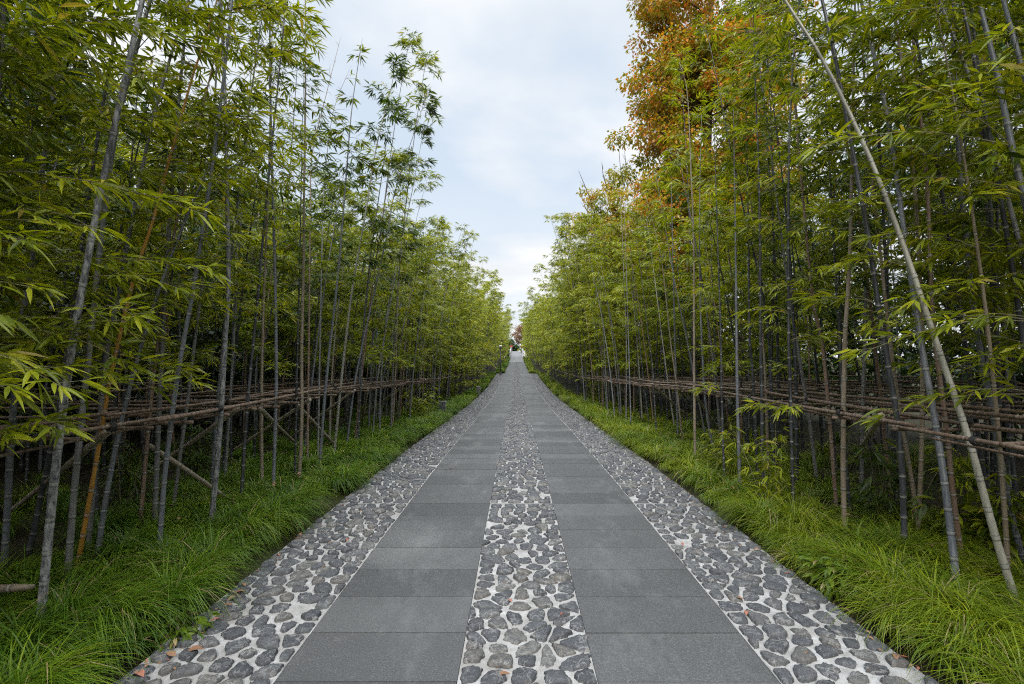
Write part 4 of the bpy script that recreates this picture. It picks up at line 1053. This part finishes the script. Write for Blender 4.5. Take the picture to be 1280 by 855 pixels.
# ------------------------------------------------------------------ sky and light
SUN = np.array([-.06, -.78, .62]); SUN /= np.linalg.norm(SUN)
w = bpy.data.worlds.new('World'); scene.world = w; w.use_nodes = True
nt = w.node_tree; nt.nodes.clear()
def wn(t, **k):
    n = nt.nodes.new(t)
    for a, b in k.items(): setattr(n, a, b)
    return n
out = wn('ShaderNodeOutputWorld'); bg = wn('ShaderNodeBackground'); bg.inputs['Strength'].default_value = .1
sky = wn('ShaderNodeTexSky'); sky.sky_type = 'NISHITA'; sky.sun_disc = False
sky.sun_elevation = math.asin(SUN[2]); sky.sun_rotation = math.atan2(SUN[0], SUN[1]); sky.air_density = 1.2; sky.dust_density = 2.5
tc = wn('ShaderNodeTexCoord'); sep = wn('ShaderNodeSeparateXYZ'); nt.links.new(tc.outputs['Generated'], sep.inputs[0])
def m(op, a, b=0.):
    n = wn('ShaderNodeMath', operation=op)
    for s, v in zip(n.inputs, (a, b)):
        if hasattr(v, 'node'): nt.links.new(v, s)
        else: s.default_value = v
    return n.outputs[0]
zc = m('MAXIMUM', sep.outputs[2], 0.0); den = m('ADD', zc, .16)
comb = wn('ShaderNodeCombineXYZ'); nt.links.new(m('DIVIDE', sep.outputs[0], den), comb.inputs[0]); nt.links.new(m('DIVIDE', sep.outputs[1], den), comb.inputs[1])
def wnoise(scale, det, rough, off):
    mp = wn('ShaderNodeMapping'); mp.inputs['Location'].default_value = off; nt.links.new(comb.outputs[0], mp.inputs[0])
    n = wn('ShaderNodeTexNoise'); n.inputs['Scale'].default_value = scale; n.inputs['Detail'].default_value = det; n.inputs['Roughness'].default_value = rough
    n.inputs['Distortion'].default_value = .15
    nt.links.new(mp.outputs[0], n.inputs['Vector']); return n.outputs[0]
def ramp(f, stops):
    n = wn('ShaderNodeValToRGB'); cr = n.color_ramp
    while len(cr.elements) < len(stops): cr.elements.new(.5)
    for e, (p, c) in zip(cr.elements, stops): e.position = p; e.color = (*c, 1)
    nt.links.new(f, n.inputs[0]); return n.outputs[0]
def mix(f, a, b, mode='MIX'):
    n = wn('ShaderNodeMix', data_type='RGBA', blend_type=mode); n.clamp_result = False
    for s, v in ((n.inputs[0], f), (n.inputs[6], a), (n.inputs[7], b)):
        if hasattr(v, 'node'): nt.links.new(v, s)
        elif isinstance(v, (int, float)): s.default_value = v
        else: s.default_value = (*v, 1)
    return n.outputs[2]
cl = wnoise(.95, 7, .52, (3.1, 1.7, 0)); cl2 = wnoise(1.7, 5, .5, (9.1, 4.2, 2))
shade = mix(ramp(cl2, [(.35, (0, 0, 0)), (.65, (1, 1, 1))]), (2.95, 3.06, 3.18), (3.48, 3.49, 3.5))
blue = mix(1.0, sky.outputs[0], (1.0, 1.0, 1.0), 'MULTIPLY')
blue = mix(.94, blue, (2.25, 2.58, 2.98))
cov = ramp(cl, [(.40, (0, 0, 0)), (.58, (1, 1, 1))])
hz = wn('ShaderNodeMapRange'); nt.links.new(zc, hz.inputs[0]); hz.inputs[1].default_value = .02; hz.inputs[2].default_value = .34; hz.inputs[3].default_value = .75; hz.inputs[4].default_value = 0.0
col = mix(m('MAXIMUM', cov, hz.outputs[0]), blue, shade)
zen = wn('ShaderNodeMapRange'); zen.interpolation_type = 'SMOOTHSTEP'
nt.links.new(zc, zen.inputs[0]); zen.inputs[1].default_value = .56; zen.inputs[2].default_value = .97; zen.inputs[3].default_value = 1.0; zen.inputs[4].default_value = 6.3
comb2 = wn('ShaderNodeCombineXYZ')
for k in range(3): nt.links.new(zen.outputs[0], comb2.inputs[k])
col = mix(1.0, col, comb2.outputs[0], 'MULTIPLY')
nt.links.new(col, bg.inputs[0]); nt.links.new(bg.outputs[0], out.inputs[0])
w.cycles.sampling_method = 'MANUAL'; w.cycles.sample_map_resolution = 512

sd = bpy.data.lights.new('sun', 'SUN'); sd.energy = 1.5; sd.angle = R(18); sd.color = (1, .96, .9)
so = link('sun', sd)
from mathutils import Vector
so.rotation_euler = Vector(tuple(-SUN)).to_track_quat('-Z', 'Y').to_euler(); so.location = (-10, -10, 30)

cd = bpy.data.cameras.new('camera'); cd.sensor_width = 36; cd.lens = 18; cd.clip_start = .05; cd.clip_end = 3000
cd.shift_x = -5.5 / 1280; cd.shift_y = 19.5 / 1280
cam = link('camera', cd); cam.location = (0, 0, EYE); cam.rotation_euler = (R(90), 0, 0); scene.camera = cam

vs = scene.view_settings; vs.view_transform = 'Standard'; vs.look = 'None'; vs.gamma = 1; vs.exposure = 1.6; vs.use_curve_mapping = False
cy = scene.cycles
cy.max_bounces = 6; cy.diffuse_bounces = 3; cy.glossy_bounces = 2; cy.transmission_bounces = 4; cy.transparent_max_bounces = 4
cy.use_denoising = False; cy.filter_width = 1.15; cy.sample_clamp_indirect = 4
scene.render.use_persistent_data = False
for o in scene.objects:
    if 'label' in o and len(o['label'].split()) > 16: print('LONG', o['label'])
print('bamboos', N_BAMBOO[0], 'rest', len(rest), 'thicket verts', len(thicket.data.vertices))
